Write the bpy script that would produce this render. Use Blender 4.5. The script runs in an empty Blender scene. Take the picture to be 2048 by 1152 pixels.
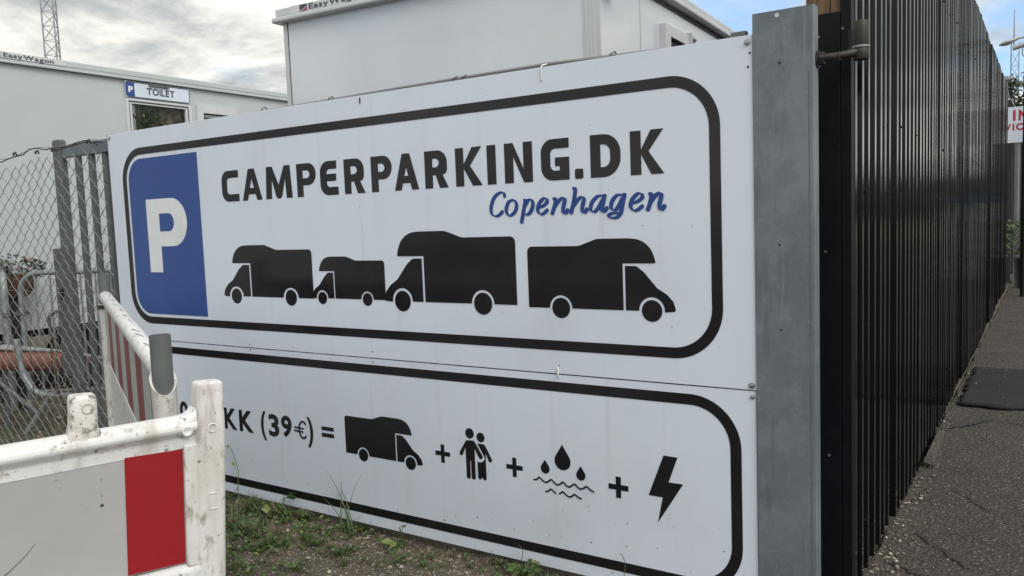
import bpy, math, random
from mathutils import Vector, Matrix
from mathutils.geometry import tessellate_polygon
R = math.radians
rnd = random.Random(7)
SC = bpy.context.scene
COL = SC.collection

# ------------------------------------------------------------------ camera
cam = bpy.data.cameras.new('camera')
cam.sensor_width = 36.0
cam.lens = 28.82
cam.clip_start = 0.05
cam.clip_end = 3000
camo = bpy.data.objects.new('camera', cam)
COL.objects.link(camo)
rt, up, fw = Vector((.8340, .5505, -.0383)), Vector((-.0160, .0934, .9955)), Vector((-.5516, .8296, -.0864))
camo.matrix_world = Matrix(((rt.x, up.x, -fw.x, .9075), (rt.y, up.y, -fw.y, -2.9629), (rt.z, up.z, -fw.z, 1.6), (0, 0, 0, 1)))
SC.camera = camo

# ------------------------------------------------------------------ world: sky with broken cloud
SUN_EL, SUN_AZ = 42, 116          # azimuth clockwise from +Y
W = bpy.data.worlds.new('World')
SC.world = W
W.use_nodes = True
nt = W.node_tree
nt.nodes.clear()
def N(t, **k):
    n = nt.nodes.new(t)
    for a, b in k.items():
        setattr(n, a, b)
    return n
def Lk(a, b):
    nt.links.new(a, b)
def M_(op, a, b=None):
    n = N('ShaderNodeMath', operation=op)
    for i, v in enumerate((a, b)):
        if v is None: continue
        if isinstance(v, (int, float)): n.inputs[i].default_value = v
        else: Lk(v, n.inputs[i])
    return n.outputs[0]
sky = N('ShaderNodeTexSky', sky_type='NISHITA', sun_disc=False, sun_elevation=R(SUN_EL), sun_rotation=R(SUN_AZ), air_density=1.0, dust_density=.6, ozone_density=1.5)
tc = N('ShaderNodeTexCoord')
sx = N('ShaderNodeSeparateXYZ'); Lk(tc.outputs['Generated'], sx.inputs[0])
zz = M_('ADD', M_('MAXIMUM', sx.outputs[2], 0.0), .20)
cx = N('ShaderNodeCombineXYZ')
Lk(M_('DIVIDE', sx.outputs[0], zz), cx.inputs[0]); Lk(M_('DIVIDE', sx.outputs[1], zz), cx.inputs[1])
def noise(vec, off, scale, detail, rough, dist=0.0):
    mp = N('ShaderNodeMapping'); mp.inputs['Location'].default_value = off
    Lk(vec, mp.inputs[0])
    n = N('ShaderNodeTexNoise'); Lk(mp.outputs[0], n.inputs['Vector'])
    n.inputs['Scale'].default_value = scale; n.inputs['Detail'].default_value = detail
    n.inputs['Roughness'].default_value = rough; n.inputs['Distortion'].default_value = dist
    return n.outputs['Fac']
def ramp(v, a, b):
    r = N('ShaderNodeMapRange', interpolation_type='SMOOTHSTEP'); Lk(v, r.inputs[0])
    r.inputs[1].default_value = a; r.inputs[2].default_value = b
    return r.outputs[0]
def mixc(f, a, b):
    m = N('ShaderNodeMix', data_type='RGBA')
    if isinstance(f, float): m.inputs[0].default_value = f
    else: Lk(f, m.inputs[0])
    for i, v in ((6, a), (7, b)):
        if isinstance(v, tuple): m.inputs[i].default_value = (*v, 1)
        else: Lk(v, m.inputs[i])
    return m.outputs[2]
cover = ramp(noise(cx.outputs[0], (14.15, 3.66, 6.0), .62, 8, .55, .25), .30, .44)
body = ramp(noise(cx.outputs[0], (7.1, 2.2, 1.5), 1.15, 9, .62, .5), .34, .60)
fine = ramp(noise(cx.outputs[0], (1.7, 6.6, 4.0), 3.0, 8, .6, .3), .30, .75)
bm_ = M_('ADD', M_('MULTIPLY', body, .72), M_('MULTIPLY', fine, .28))
S_ = 10.0                                       # background strength is .1
cloud = mixc(bm_, (.235 * S_, .27 * S_, .30 * S_), (.98 * S_, .955 * S_, .86 * S_))
blue = mixc(.62, sky.outputs[0], (.33 * S_, .56 * S_, .88 * S_))
skyc = mixc(cover, blue, cloud)
bg = N('ShaderNodeBackground'); bg.inputs[1].default_value = .1
Lk(skyc, bg.inputs[0])
ow = N('ShaderNodeOutputWorld'); Lk(bg.outputs[0], ow.inputs[0])

# ------------------------------------------------------------------ sun behind thin cloud
sl = bpy.data.lights.new('sun', 'SUN')
sl.energy = 1.5; sl.angle = R(34); sl.color = (1, .98, .945)
so = bpy.data.objects.new('sun', sl); COL.objects.link(so)
d = Vector((math.sin(R(SUN_AZ)) * math.cos(R(SUN_EL)), math.cos(R(SUN_AZ)) * math.cos(R(SUN_EL)), math.sin(R(SUN_EL))))
so.rotation_euler = d.to_track_quat('Z', 'Y').to_euler()
so.location = d * 40

SC.view_settings.view_transform = 'Standard'
SC.view_settings.look = 'None'
SC.view_settings.exposure = 0.48
SC.view_settings.gamma = 1.0
SC.view_settings.use_curve_mapping = False

# ------------------------------------------------------------------ materials
def mat(name, col, rough=.5, metal=0.0, var=None, dirt=(), bump=None, spec=.5, aniso=None, glass=None, coat=0.0):
    """var=(scale, other colour, lo, hi); dirt=[(scale, colour, lo, hi, strength, stretch)]; bump=(scale, strength, detail)"""
    m = bpy.data.materials.new(name); m.use_nodes = True
    t = m.node_tree; b = t.nodes['Principled BSDF']
    def n(ty, **k):
        x = t.nodes.new(ty)
        for a, v in k.items(): setattr(x, a, v)
        return x
    co = n('ShaderNodeTexCoord').outputs['Object']
    def nz(scale, stretch=(1, 1, 1), detail=6, rough_=.6):
        mp = n('ShaderNodeMapping'); mp.inputs['Scale'].default_value = stretch
        t.links.new(co, mp.inputs[0])
        x = n('ShaderNodeTexNoise'); t.links.new(mp.outputs[0], x.inputs['Vector'])
        x.inputs['Scale'].default_value = scale; x.inputs['Detail'].default_value = detail
        x.inputs['Roughness'].default_value = rough_
        return x.outputs['Fac']
    def mr(v, lo, hi, to=1.0):
        x = n('ShaderNodeMapRange', interpolation_type='SMOOTHSTEP'); t.links.new(v, x.inputs[0])
        x.inputs[1].default_value = lo; x.inputs[2].default_value = hi; x.inputs[4].default_value = to
        return x.outputs[0]
    def mx(f, a, c):
        x = n('ShaderNodeMix', data_type='RGBA'); t.links.new(f, x.inputs[0])
        for i, v in ((6, a), (7, c)):
            if isinstance(v, tuple): x.inputs[i].default_value = (*v, 1)
            else: t.links.new(v, x.inputs[i])
        return x.outputs[2]
    cur = col
    if var:
        cur = mx(mr(nz(var[0]), var[2], var[3]), cur, var[1])
    for dd in dirt:
        cur = mx(mr(nz(dd[0], dd[5] if len(dd) > 5 else (1, 1, 1)), dd[2], dd[3], dd[4]), cur, dd[1])
    if isinstance(cur, tuple): b.inputs['Base Color'].default_value = (*cur, 1)
    else: t.links.new(cur, b.inputs['Base Color'])
    b.inputs['Roughness'].default_value = rough
    b.inputs['Metallic'].default_value = metal
    b.inputs['Specular IOR Level'].default_value = spec
    b.inputs['Coat Weight'].default_value = coat
    if bump:
        x = n('ShaderNodeBump'); x.inputs['Strength'].default_value = bump[1]; x.inputs['Distance'].default_value = bump[3] if len(bump) > 3 else .01
        t.links.new(nz(bump[0], detail=bump[2] if len(bump) > 2 else 5), x.inputs['Height'])
        t.links.new(x.outputs[0], b.inputs['Normal'])
    return m
DIRT = (.10, .085, .065)
M = {}
M['panel'] = mat('sign_white_sheet', (.655, .72, .825), .38, dirt=[(1.4, (.50, .545, .60), .42, .8, .42), (16, (.47, .50, .53), .56, .80, .38, (1, 1, .035)), (5, (.50, .52, .53), .60, .8, .35, (1, 1, .25))], bump=(.7, .10, 2, .03))
M['print'] = mat('sign_black_vinyl', (.010, .0095, .0115), .17, var=(2.2, (.015, .0145, .017), .4, .7), bump=(1.7, .32, 2, .014), spec=.38)
M['blue'] = mat('sign_blue_vinyl', (.018, .062, .26), .30, var=(1.6, (.025, .076, .29), .4, .7), bump=(2.0, .12, 2, .012))
M['script_blue'] = mat('sign_deep_blue_vinyl', (.008, .046, .22), .3, var=(1.6, (.011, .054, .245), .4, .7))
M['white_print'] = mat('sign_white_vinyl', (.74, .77, .80), .35, var=(4, (.66, .69, .72), .4, .7))
M['galv'] = mat('galvanised_steel', (.14, .168, .195), .5, .25, var=(5, (.19, .220, .245), .38, .66), dirt=[(70, (.225, .25, .272), .52, .62, .30), (9, (.10, .115, .13), .55, .66, .55, (1.6, 1.6, .28)), (30, (.24, .262, .28), .60, .70, .5, (1.5, 1.5, .05)), (3.5, (.115, .135, .155), .50, .53, .35), (120, (.08, .085, .09), .70, .75, .6)], bump=(40, .04, 4, .003))
M['galv_dark'] = mat('weathered_galvanised_steel', (.105, .118, .122), .5, .2, var=(8, (.145, .16, .163), .4, .7), dirt=[(14, (.055, .055, .05), .55, .75, .55)])
M['tube'] = mat('galvanised_tube', (.30, .33, .335), .42, .45, var=(9, (.20, .22, .22), .45, .7))
M['screw'] = mat('zinc_screw', (.38, .41, .43), .3, .8, var=(30, (.25, .27, .28), .4, .7))
M['hole'] = mat('dark_hole', (.012, .012, .013), .8, var=(40, (.02, .02, .02), .4, .6))
M['wire'] = mat('dull_wire', (.16, .17, .175), .5, .3, var=(20, (.12, .125, .13), .4, .6))
M['tie'] = mat('white_nylon', (.78, .78, .76), .4, var=(20, (.7, .7, .68), .4, .6))
M['fence'] = mat('black_coated_steel', (.0035, .0033, .004), .13, var=(3, (.006, .0056, .0056), .4, .7), dirt=[(7, (.028, .024, .019), .62, .82, .5, (3, 3, .25))], spec=.24)
M['post_black'] = mat('black_board', (.0035, .0045, .0075), .55, var=(9, (.006, .007, .0105), .4, .7), bump=(30, .1, 4, .003), spec=.18)
M['timber'] = mat('raw_timber', (.17, .105, .055), .75, dirt=[(10, (.085, .05, .026), .42, .66, .9, (9, 9, .5)), (30, (.26, .175, .10), .6, .75, .5, (8, 8, .4))], bump=(22, .3, 5, .004))
M['rust_iron'] = mat('dull_iron', (.036, .033, .029), .55, .4, var=(25, (.058, .05, .042), .4, .7), bump=(60, .15, 4, .002))
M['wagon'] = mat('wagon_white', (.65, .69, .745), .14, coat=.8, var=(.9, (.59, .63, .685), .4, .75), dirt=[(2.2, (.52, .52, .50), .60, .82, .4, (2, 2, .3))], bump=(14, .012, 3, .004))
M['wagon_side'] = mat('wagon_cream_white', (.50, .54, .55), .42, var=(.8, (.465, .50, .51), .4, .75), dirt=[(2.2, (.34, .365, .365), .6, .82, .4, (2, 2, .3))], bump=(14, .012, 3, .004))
M['trim'] = mat('wagon_aluminium_trim', (.56, .585, .60), .35, .15, var=(3, (.49, .51, .525), .4, .7))
M['frame_white'] = mat('window_frame_white', (.60, .62, .63), .35, var=(6, (.55, .57, .58), .4, .7))
M['gasket'] = mat('black_rubber', (.022, .023, .025), .6, var=(20, (.035, .035, .036), .4, .7))
M['inside'] = mat('reflected_panelling', (.36, .25, .16), .7, var=(6, (.09, .066, .05), .42, .62), dirt=[(9, (.30, .22, .15), .6, .75, .6, (4, 4, .5))])  # brown for the wood that the toilet pane reflects
M['chassis'] = mat('chassis_black', (.022, .022, .022), .7, var=(10, (.04, .037, .033), .4, .7))
M['barrier'] = mat('barrier_white_plastic', (.74, .75, .76), .36, var=(5, (.65, .65, .64), .42, .7), dirt=[(30, (.33, .285, .225), .55, .70, .65), (13, (.36, .315, .25), .53, .72, .55, (1, 1, .4)), (70, (.10, .08, .06), .60, .67, .75), (130, (.05, .04, .03), .66, .70, .8)], bump=(45, .10, 4, .003))
M['barrier_post'] = mat('barrier_post_plastic', (.70, .70, .695), .38, var=(5, (.62, .615, .60), .42, .7), dirt=[(9, (.42, .38, .32), .44, .70, .6, (1, 1, .35)), (38, (.22, .185, .145), .54, .68, .7, (1, 1, .5)), (22, (.26, .22, .175), .55, .70, .6, (1, 1, .18)), (95, (.07, .055, .042), .62, .69, .8)], bump=(45, .12, 4, .003))
M['barrier_dirty'] = mat('barrier_grimy_plastic', (.70, .69, .665), .45, var=(12, (.50, .47, .42), .45, .68), dirt=[(46, (.12, .097, .072), .49, .62, .8), (20, (.20, .165, .125), .55, .70, .6), (110, (.045, .035, .026), .60, .67, .85)], bump=(45, .15, 4, .003))
M['reflect_white'] = mat('reflective_sheet_white', (.40, .40, .405), .35, var=(3, (.36, .36, .365), .4, .7), dirt=[(5, (.27, .26, .24), .56, .8, .6), (12, (.25, .24, .22), .62, .75, .5, (1, 1, 3.5)), (60, (.16, .145, .12), .68, .74, .7)], bump=(7, .03, 3, .004))
M['reflect_red'] = mat('reflective_sheet_red', (.29, .012, .018), .34, var=(3, (.25, .010, .015), .4, .7), bump=(90, .03, 2, .001))
M['old_red'] = mat('faded_red_stripe', (.215, .05, .054), .45, var=(7, (.26, .085, .085), .45, .75), dirt=[(10, (.25, .16, .14), .6, .8, .5, (2, 2, .4))])
M['old_white'] = mat('faded_white_stripe', (.42, .46, .45), .45, var=(7, (.36, .39, .38), .4, .7), dirt=[(10, (.32, .31, .28), .6, .8, .5, (2, 2, .4))])
M['pipe_grey'] = mat('grey_plastic_pipe', (.105, .117, .117), .42, var=(9, (.13, .143, .143), .4, .7), dirt=[(40, (.20, .21, .2), .66, .75, .5)])
M['orange'] = mat('terracotta_pipe', (.22, .095, .066), .5, var=(5, (.18, .075, .052), .4, .7), dirt=[(10, (.20, .10, .07), .58, .75, .5)])
M['cable'] = mat('grey_white_cable', (.34, .345, .35), .4, var=(14, (.26, .26, .265), .4, .7))
M['rope'] = mat('black_cord', (.025, .025, .027), .7, var=(40, (.05, .05, .05), .4, .7))
M['mesh'] = mat('zinc_mesh_wire', (.27, .28, .28), .45, .5, var=(30, (.28, .29, .29), .4, .7))
M['leaf'] = mat('leaf_green', (.066, .118, .030), .5, var=(14, (.042, .078, .021), .4, .65))
M['leaf2'] = mat('leaf_yellow_green', (.15, .185, .05), .5, var=(14, (.12, .155, .042), .4, .65))
M['grass'] = mat('grass_green', (.058, .098, .030), .55, var=(9, (.08, .118, .038), .4, .65))
M['straw'] = mat('dry_grass', (.22, .18, .115), .7, var=(9, (.14, .11, .07), .4, .65))
M['dark_leaf'] = mat('dark_evergreen_leaf', (.025, .04, .018), .5, var=(3, (.04, .058, .022), .4, .65))
M['bark'] = mat('bark', (.09, .07, .05), .85, var=(12, (.055, .042, .03), .4, .65))
M['pink'] = mat('pink_petal', (.42, .25, .27), .6, var=(20, (.34, .2, .22), .4, .65))
M['wicker'] = mat('brown_wicker', (.14, .075, .045), .75, dirt=[(40, (.06, .035, .022), .45, .6, .8, (1, 1, 3))], bump=(60, .4, 3, .004))
M['stone'] = mat('pale_stone', (.44, .41, .35), .8, var=(18, (.22, .195, .165), .4, .65))
M['stone2'] = mat('brown_stone', (.25, .205, .155), .85, var=(18, (.17, .138, .105), .4, .65))
M['soil'] = mat('dark_soil_crumb', (.075, .06, .045), .95, var=(18, (.045, .036, .028), .4, .65))
M['rubber_mat'] = mat('black_rubber_mat', (.009, .009, .009), .85, var=(5, (.014, .0135, .013), .4, .7), dirt=[(3, (.032, .03, .026), .62, .8, .5)], bump=(30, .25, 4, .004))
M['in_red'] = mat('red_lettering', (.42, .03, .07), .5, var=(9, (.37, .025, .06), .4, .7))
M['pole'] = mat('grey_painted_pole', (.17, .18, .185), .5, .2, var=(6, (.21, .22, .22), .4, .7))
M['lamp'] = mat('pale_grey_housing', (.40, .41, .41), .45, var=(6, (.34, .35, .35), .4, .7))
M['shed'] = mat('dark_shed_boards', (.02, .021, .023), .6, var=(4, (.032, .032, .033), .4, .7))
M['pot'] = mat('black_plant_pot', (.015, .015, .015), .5, var=(8, (.022, .022, .022), .4, .7))
M['drum_blue'] = mat('blue_lid', (.035, .16, .36), .4, var=(8, (.03, .14, .32), .4, .7))
M['mast'] = mat('far_mast_steel', (.26, .28, .31), .6, .1, var=(1, (.31, .33, .35), .4, .7))
M['lens'] = mat('camera_lens_black', (.01, .01, .01), .15, var=(30, (.015, .015, .015), .4, .6))
M['logo_red'] = mat('logo_red', (.34, .06, .10), .5, var=(9, (.30, .05, .09), .4, .7))
M['logo_grey'] = mat('logo_dark_grey', (.055, .07, .085), .5, var=(9, (.065, .08, .095), .4, .7))
M['cyan'] = mat('blue_label', (.06, .22, .42), .5, var=(9, (.05, .19, .37), .4, .7))
# window pane: reflects at a glance, shows what stands behind it
g = bpy.data.materials.new('window_glass'); g.use_nodes = True
t = g.node_tree; t.nodes.clear()
fr = t.nodes.new('ShaderNodeFresnel'); fr.inputs[0].default_value = 1.33
tr = t.nodes.new('ShaderNodeBsdfTransparent'); tr.inputs[0].default_value = (.86, .89, .88, 1)
gl = t.nodes.new('ShaderNodeBsdfGlossy'); gl.inputs['Roughness'].default_value = .02
ms = t.nodes.new('ShaderNodeMixShader'); om = t.nodes.new('ShaderNodeOutputMaterial')
t.links.new(fr.outputs[0], ms.inputs[0]); t.links.new(tr.outputs[0], ms.inputs[1]); t.links.new(gl.outputs[0], ms.inputs[2]); t.links.new(ms.outputs[0], om.inputs[0])
M['glass'] = g

def ground_mat(name, base, specks, dark, scale, sp, rough=.9, patch=None, bump=.5, dist=.006):
    m = bpy.data.materials.new(name); m.use_nodes = True
    t = m.node_tree; b = t.nodes['Principled BSDF']
    co = t.nodes.new('ShaderNodeTexCoord').outputs['Object']
    def nz(s, det=6, r=.6):
        x = t.nodes.new('ShaderNodeTexNoise'); t.links.new(co, x.inputs['Vector'])
        x.inputs['Scale'].default_value = s; x.inputs['Detail'].default_value = det; x.inputs['Roughness'].default_value = r
        return x.outputs['Fac']
    def mr(v, lo, hi, to=1.0):
        x = t.nodes.new('ShaderNodeMapRange'); x.interpolation_type = 'SMOOTHSTEP'; t.links.new(v, x.inputs[0])
        x.inputs[1].default_value = lo; x.inputs[2].default_value = hi; x.inputs[4].default_value = to
        return x.outputs[0]
    def mx(f, a, c):
        x = t.nodes.new('ShaderNodeMix'); x.data_type = 'RGBA'; t.links.new(f, x.inputs[0])
        for i, v in ((6, a), (7, c)):
            if isinstance(v, tuple): x.inputs[i].default_value = (*v, 1)
            else: t.links.new(v, x.inputs[i])
        return x.outputs[2]
    vo = t.nodes.new('ShaderNodeTexVoronoi'); t.links.new(co, vo.inputs['Vector']); vo.inputs['Scale'].default_value = scale
    sep = t.nodes.new('ShaderNodeSeparateColor'); t.links.new(vo.outputs['Color'], sep.inputs[0])
    c = mx(mr(nz(2.3), .38, .66), base, dark)
    c = mx(mr(nz(7, 3), .45, .7, .45), c, dark)
    v2 = t.nodes.new('ShaderNodeTexVoronoi'); t.links.new(co, v2.inputs['Vector']); v2.inputs['Scale'].default_value = scale * 1.9
    s2 = t.nodes.new('ShaderNodeSeparateColor'); t.links.new(v2.outputs['Color'], s2.inputs[0])
    c = mx(mr(s2.outputs[0], .25, .95, .55), c, tuple(x * 1.75 for x in base))
    c = mx(mr(s2.outputs[1], .80, .86, .75), c, tuple(x * .42 for x in base))
    rim = t.nodes.new('ShaderNodeMath'); rim.operation = 'MULTIPLY'
    t.links.new(mr(sep.outputs[0], sp, sp + .05, 1.0), rim.inputs[0]); inv = t.nodes.new('ShaderNodeMapRange'); t.links.new(vo.outputs['Distance'], inv.inputs[0]); inv.inputs[1].default_value = .30; inv.inputs[2].default_value = .42; inv.inputs[3].default_value = 1; inv.inputs[4].default_value = 0
    t.links.new(inv.outputs[0], rim.inputs[1])
    c = mx(rim.outputs[0], c, specks)
    if patch: c = mx(mr(nz(patch[0]), patch[1], patch[2], .8), c, patch[3])
    t.links.new(c, b.inputs['Base Color'])
    b.inputs['Roughness'].default_value = rough; b.inputs['Specular IOR Level'].default_value = .3
    bp = t.nodes.new('ShaderNodeBump'); bp.inputs['Strength'].default_value = bump; bp.inputs['Distance'].default_value = dist
    ad = t.nodes.new('ShaderNodeMath'); ad.operation = 'ADD'
    t.links.new(nz(60, 5), ad.inputs[0]); t.links.new(vo.outputs['Distance'], ad.inputs[1])
    t.links.new(ad.outputs[0], bp.inputs['Height']); t.links.new(bp.outputs[0], b.inputs['Normal'])
    return m
M['asphalt'] = ground_mat('worn_asphalt', (.070, .063, .055), (.27, .245, .21), (.050, .045, .039), 62, .86, patch=(1.1, .55, .72, (.092, .083, .073)), bump=.7, dist=.012)
M['dirt'] = ground_mat('gravelly_dirt', (.132, .113, .092), (.38, .345, .29), (.078, .066, .053), 80, .87, patch=(3.0, .5, .7, (.165, .142, .115)), bump=.8, dist=.014)

# ------------------------------------------------------------------ geometry helpers
class MB:
    def __init__(s): s.v, s.f, s.mi = [], [], []
    def add(s, vs, fs, mi=0):
        o = len(s.v); s.v += [tuple(p) for p in vs]
        for f in fs: s.f.append(tuple(o + i for i in f)); s.mi.append(mi)
        return s
    def box(s, x0, x1, y0, y1, z0, z1, mi=0):
        return s.add([(x0, y0, z0), (x1, y0, z0), (x1, y1, z0), (x0, y1, z0), (x0, y0, z1), (x1, y0, z1), (x1, y1, z1), (x0, y1, z1)],
                     [(0, 3, 2, 1), (4, 5, 6, 7), (0, 1, 5, 4), (1, 2, 6, 5), (2, 3, 7, 6), (3, 0, 4, 7)], mi)
    def tube(s, pts, r, n=8, cap=True, mi=0):
        pts = [Vector(p) for p in pts]; rs = r if isinstance(r, (list, tuple)) else [r] * len(pts)
        u = None; rings = []
        for i, p in enumerate(pts):
            a = pts[max(i - 1, 0)]; b = pts[min(i + 1, len(pts) - 1)]
            d = (b - a).normalized()
            if u is None:
                u = d.orthogonal().normalized()
                if abs(d.z) > .9: u = Vector((1, 0, 0)) - d * d.x
            u = (u - d * u.dot(d)).normalized(); w = d.cross(u)
            rings.append([p + (u * math.cos(2 * math.pi * k / n) + w * math.sin(2 * math.pi * k / n)) * rs[i] for k in range(n)])
        vs = [q for ring in rings for q in ring]; fs = []
        for i in range(len(pts) - 1):
            for k in range(n): fs.append((i * n + k, i * n + (k + 1) % n, (i + 1) * n + (k + 1) % n, (i + 1) * n + k))
        if cap:
            fs.append(tuple(range(n))[::-1]); fs.append(tuple((len(pts) - 1) * n + k for k in range(n)))
        return s.add(vs, fs, mi)
    def lathe(s, c, prof, n=16, axis='z', mi=0):
        """prof: list of (radius, height) about centre c"""
        vs, fs = [], []
        for r, h in prof:
            for k in range(n):
                a = 2 * math.pi * k / n
                q = {'z': (r * math.cos(a), r * math.sin(a), h), 'y': (r * math.cos(a), h, r * math.sin(a)), 'x': (h, r * math.cos(a), r * math.sin(a))}[axis]
                vs.append((c[0] + q[0], c[1] + q[1], c[2] + q[2]))
        for i in range(len(prof) - 1):
            for k in range(n): fs.append((i * n + k, i * n + (k + 1) % n, (i + 1) * n + (k + 1) % n, (i + 1) * n + k))
        fs.append(tuple(range(n))[::-1]); fs.append(tuple((len(prof) - 1) * n + k for k in range(n)))
        return s.add(vs, fs, mi)
    def loft(s, secs, mi=0, cap=True):
        n = len(secs[0]); vs = [p for q in secs for p in q]; fs = []
        for i in range(len(secs) - 1):
            for k in range(n): fs.append((i * n + k, i * n + (k + 1) % n, (i + 1) * n + (k + 1) % n, (i + 1) * n + k))
        if cap: fs.append(tuple(range(n))[::-1]); fs.append(tuple((len(secs) - 1) * n + k for k in range(n)))
        return s.add(vs, fs, mi)
    def build(s, name, m, parent=None, smooth=False, bevel=0.0, off=(0, 0, 0), seg=2, fixn=True):
        me = bpy.data.meshes.new(name)
        me.from_pydata([(a[0] - off[0], a[1] - off[1], a[2] - off[2]) for a in s.v], [], s.f)
        ms_ = m if isinstance(m, list) else [m]
        for q in ms_: me.materials.append(M[q])
        if len(ms_) > 1: me.polygons.foreach_set('material_index', s.mi)
        if fixn:
            import bmesh
            bm = bmesh.new(); bm.from_mesh(me); bmesh.ops.recalc_face_normals(bm, faces=bm.faces); bm.to_mesh(me); bm.free()
        if smooth:
            me.shade_smooth()
            if hasattr(me, 'set_sharp_from_angle'): me.set_sharp_from_angle(angle=R(40))
        me.update()
        o = bpy.data.objects.new(name, me); COL.objects.link(o)
        if parent: o.parent = parent
        if bevel:
            bv = o.modifiers.new('bevel', 'BEVEL'); bv.width = bevel; bv.segments = seg; bv.limit_method = 'ANGLE'; bv.angle_limit = R(35)
        return o
def root(name, label, cat, loc=(0, 0, 0), rz=0.0, group=None):
    o = bpy.data.objects.new(name, None); COL.objects.link(o)
    o.location = loc; o.rotation_euler = (0, 0, rz); o.empty_display_size = .1
    o['label'] = label; o['category'] = cat
    if group: o['group'] = group
    return o
def tag(o, label, cat, group=None):
    o['label'] = label; o['category'] = cat
    if group: o['group'] = group
    return o
def struct(o): o['kind'] = 'structure'; return o
def stuff(o): o['kind'] = 'stuff'; return o

def rpoly(pts, seg=7):
    """closed polygon; a third value on a point rounds that corner"""
    out = []; n = len(pts)
    for i, p in enumerate(pts):
        r = p[2] if len(p) > 2 else 0
        a = Vector(pts[i - 1][:2]); b = Vector(p[:2]); c = Vector(pts[(i + 1) % n][:2])
        if r <= 0: out.append((b.x, b.y)); continue
        u = (a - b); w = (c - b); lu, lw = u.length, w.length; u /= lu; w /= lw
        ang = u.angle(w)
        tdist = r / math.tan(ang / 2)
        lim = min(lu, lw) * .999
        if tdist > lim: r *= lim / tdist; tdist = lim
        ce = b + (u + w).normalized() * (r / math.sin(ang / 2))
        p0 = b + u * tdist - ce; p1 = b + w * tdist - ce
        a0 = math.atan2(p0.y, p0.x); a1 = math.atan2(p1.y, p1.x)
        da = (a1 - a0 + math.pi) % (2 * math.pi) - math.pi
        for k in range(seg + 1):
            q = a0 + da * k / seg; out.append((ce.x + r * math.cos(q), ce.y + r * math.sin(q)))
    return out
def ell(cx_, cz, rx, rz, n=40): return [(cx_ + rx * math.cos(2 * math.pi * k / n), cz + rz * math.sin(2 * math.pi * k / n)) for k in range(n)]
def flat(name, loops, m, parent, y=-.0015, off=(0, 0, 0)):
    """flat print lying in an XZ plane at depth y, facing -Y; first loop outer, the rest holes"""
    mb = MB(); tris = tessellate_polygon([[Vector((p[0], p[1], 0)) for p in lp] for lp in loops])
    vs = [(p[0], y, p[1]) for lp in loops for p in lp]
    fs = []
    for a, b, c in tris:
        A, B, C_ = vs[a], vs[b], vs[c]
        cr = (B[0] - A[0]) * (C_[2] - A[2]) - (B[2] - A[2]) * (C_[0] - A[0])
        fs.append((a, b, c) if cr > 0 else (a, c, b))
    mb.add(vs, fs)
    return mb.build(name, m, parent, off=off, fixn=False)
def stroke2d(pts, wfun, n=0):
    """outline of a pen stroke along pts"""
    L_, R_ = [], []
    for i, p in enumerate(pts):
        a = pts[max(i - 1, 0)]; b = pts[min(i + 1, len(pts) - 1)]
        d = Vector((b[0] - a[0], b[1] - a[1])).normalized(); w = wfun(i / (len(pts) - 1), d) / 2
        L_.append((p[0] - d.y * w, p[1] + d.x * w)); R_.append((p[0] + d.y * w, p[1] - d.x * w))
    return L_, R_
def strip(name, strokes, m, parent, y, off, wfun):
    """several pen strokes as one letter; each stroke a ribbon lying a hair proud of the one before"""
    mb = MB()
    for k, pts in enumerate(strokes):
        pts = catmull(pts, 6); L_, R_ = stroke2d(pts, wfun)
        yy = y - k * .0009; n = len(pts); vs = [(p[0], yy - i * .00002, p[1]) for i, p in enumerate(L_)] + [(p[0], yy - i * .00002, p[1]) for i, p in enumerate(R_)]
        fs = [(i + n, i + n + 1, i + 1, i) for i in range(n - 1)]
        # round the ends
        for e, idx in ((0, 0), (1, n - 1)):
            a = pts[idx]; b = pts[1] if e == 0 else pts[-2]
            dd = Vector((a[0] - b[0], a[1] - b[1])).normalized(); hw = (Vector(L_[idx]) - Vector(R_[idx])).length / 2
            c0 = len(vs); ye = yy - idx * .00002; vs.append((a[0], ye, a[1]))
            for q in range(7):
                an = -math.pi / 2 + math.pi * q / 6
                ex = dd * math.cos(an) * hw * .6 + Vector((-dd.y, dd.x)) * math.sin(an) * hw
                vs.append((a[0] + ex.x, ye, a[1] + ex.y))
            for q in range(6): fs.append((c0, c0 + 1 + q, c0 + 2 + q))
        ff = []
        for f in fs:
            A = vs[f[0]]; B = vs[f[1]]; C_ = vs[f[2]]
            cr = (B[0] - A[0]) * (C_[2] - A[2]) - (B[2] - A[2]) * (C_[0] - A[0])
            ff.append(f if cr > 0 else f[::-1])
        mb.add(vs, ff)
    return mb.build(name, m, parent, off=off, fixn=False)
def catmull(p, k):
    if len(p) < 3: return [tuple(Vector(p[0]).lerp(Vector(p[1]), i / k)) for i in range(k + 1)]
    q = [p[0]] + list(p) + [p[-1]]; out = []
    for i in range(1, len(q) - 2):
        a, b, c, d_ = [Vector(x) for x in q[i - 1:i + 3]]
        for j in range(k):
            t_ = j / k
            out.append(tuple(.5 * ((2 * b) + (c - a) * t_ + (2 * a - 5 * b + 4 * c - d_) * t_ ** 2 + (3 * b - a - 3 * c + d_) * t_ ** 3)))
    out.append(tuple(p[-1])); return out
_gl = {}
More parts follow.
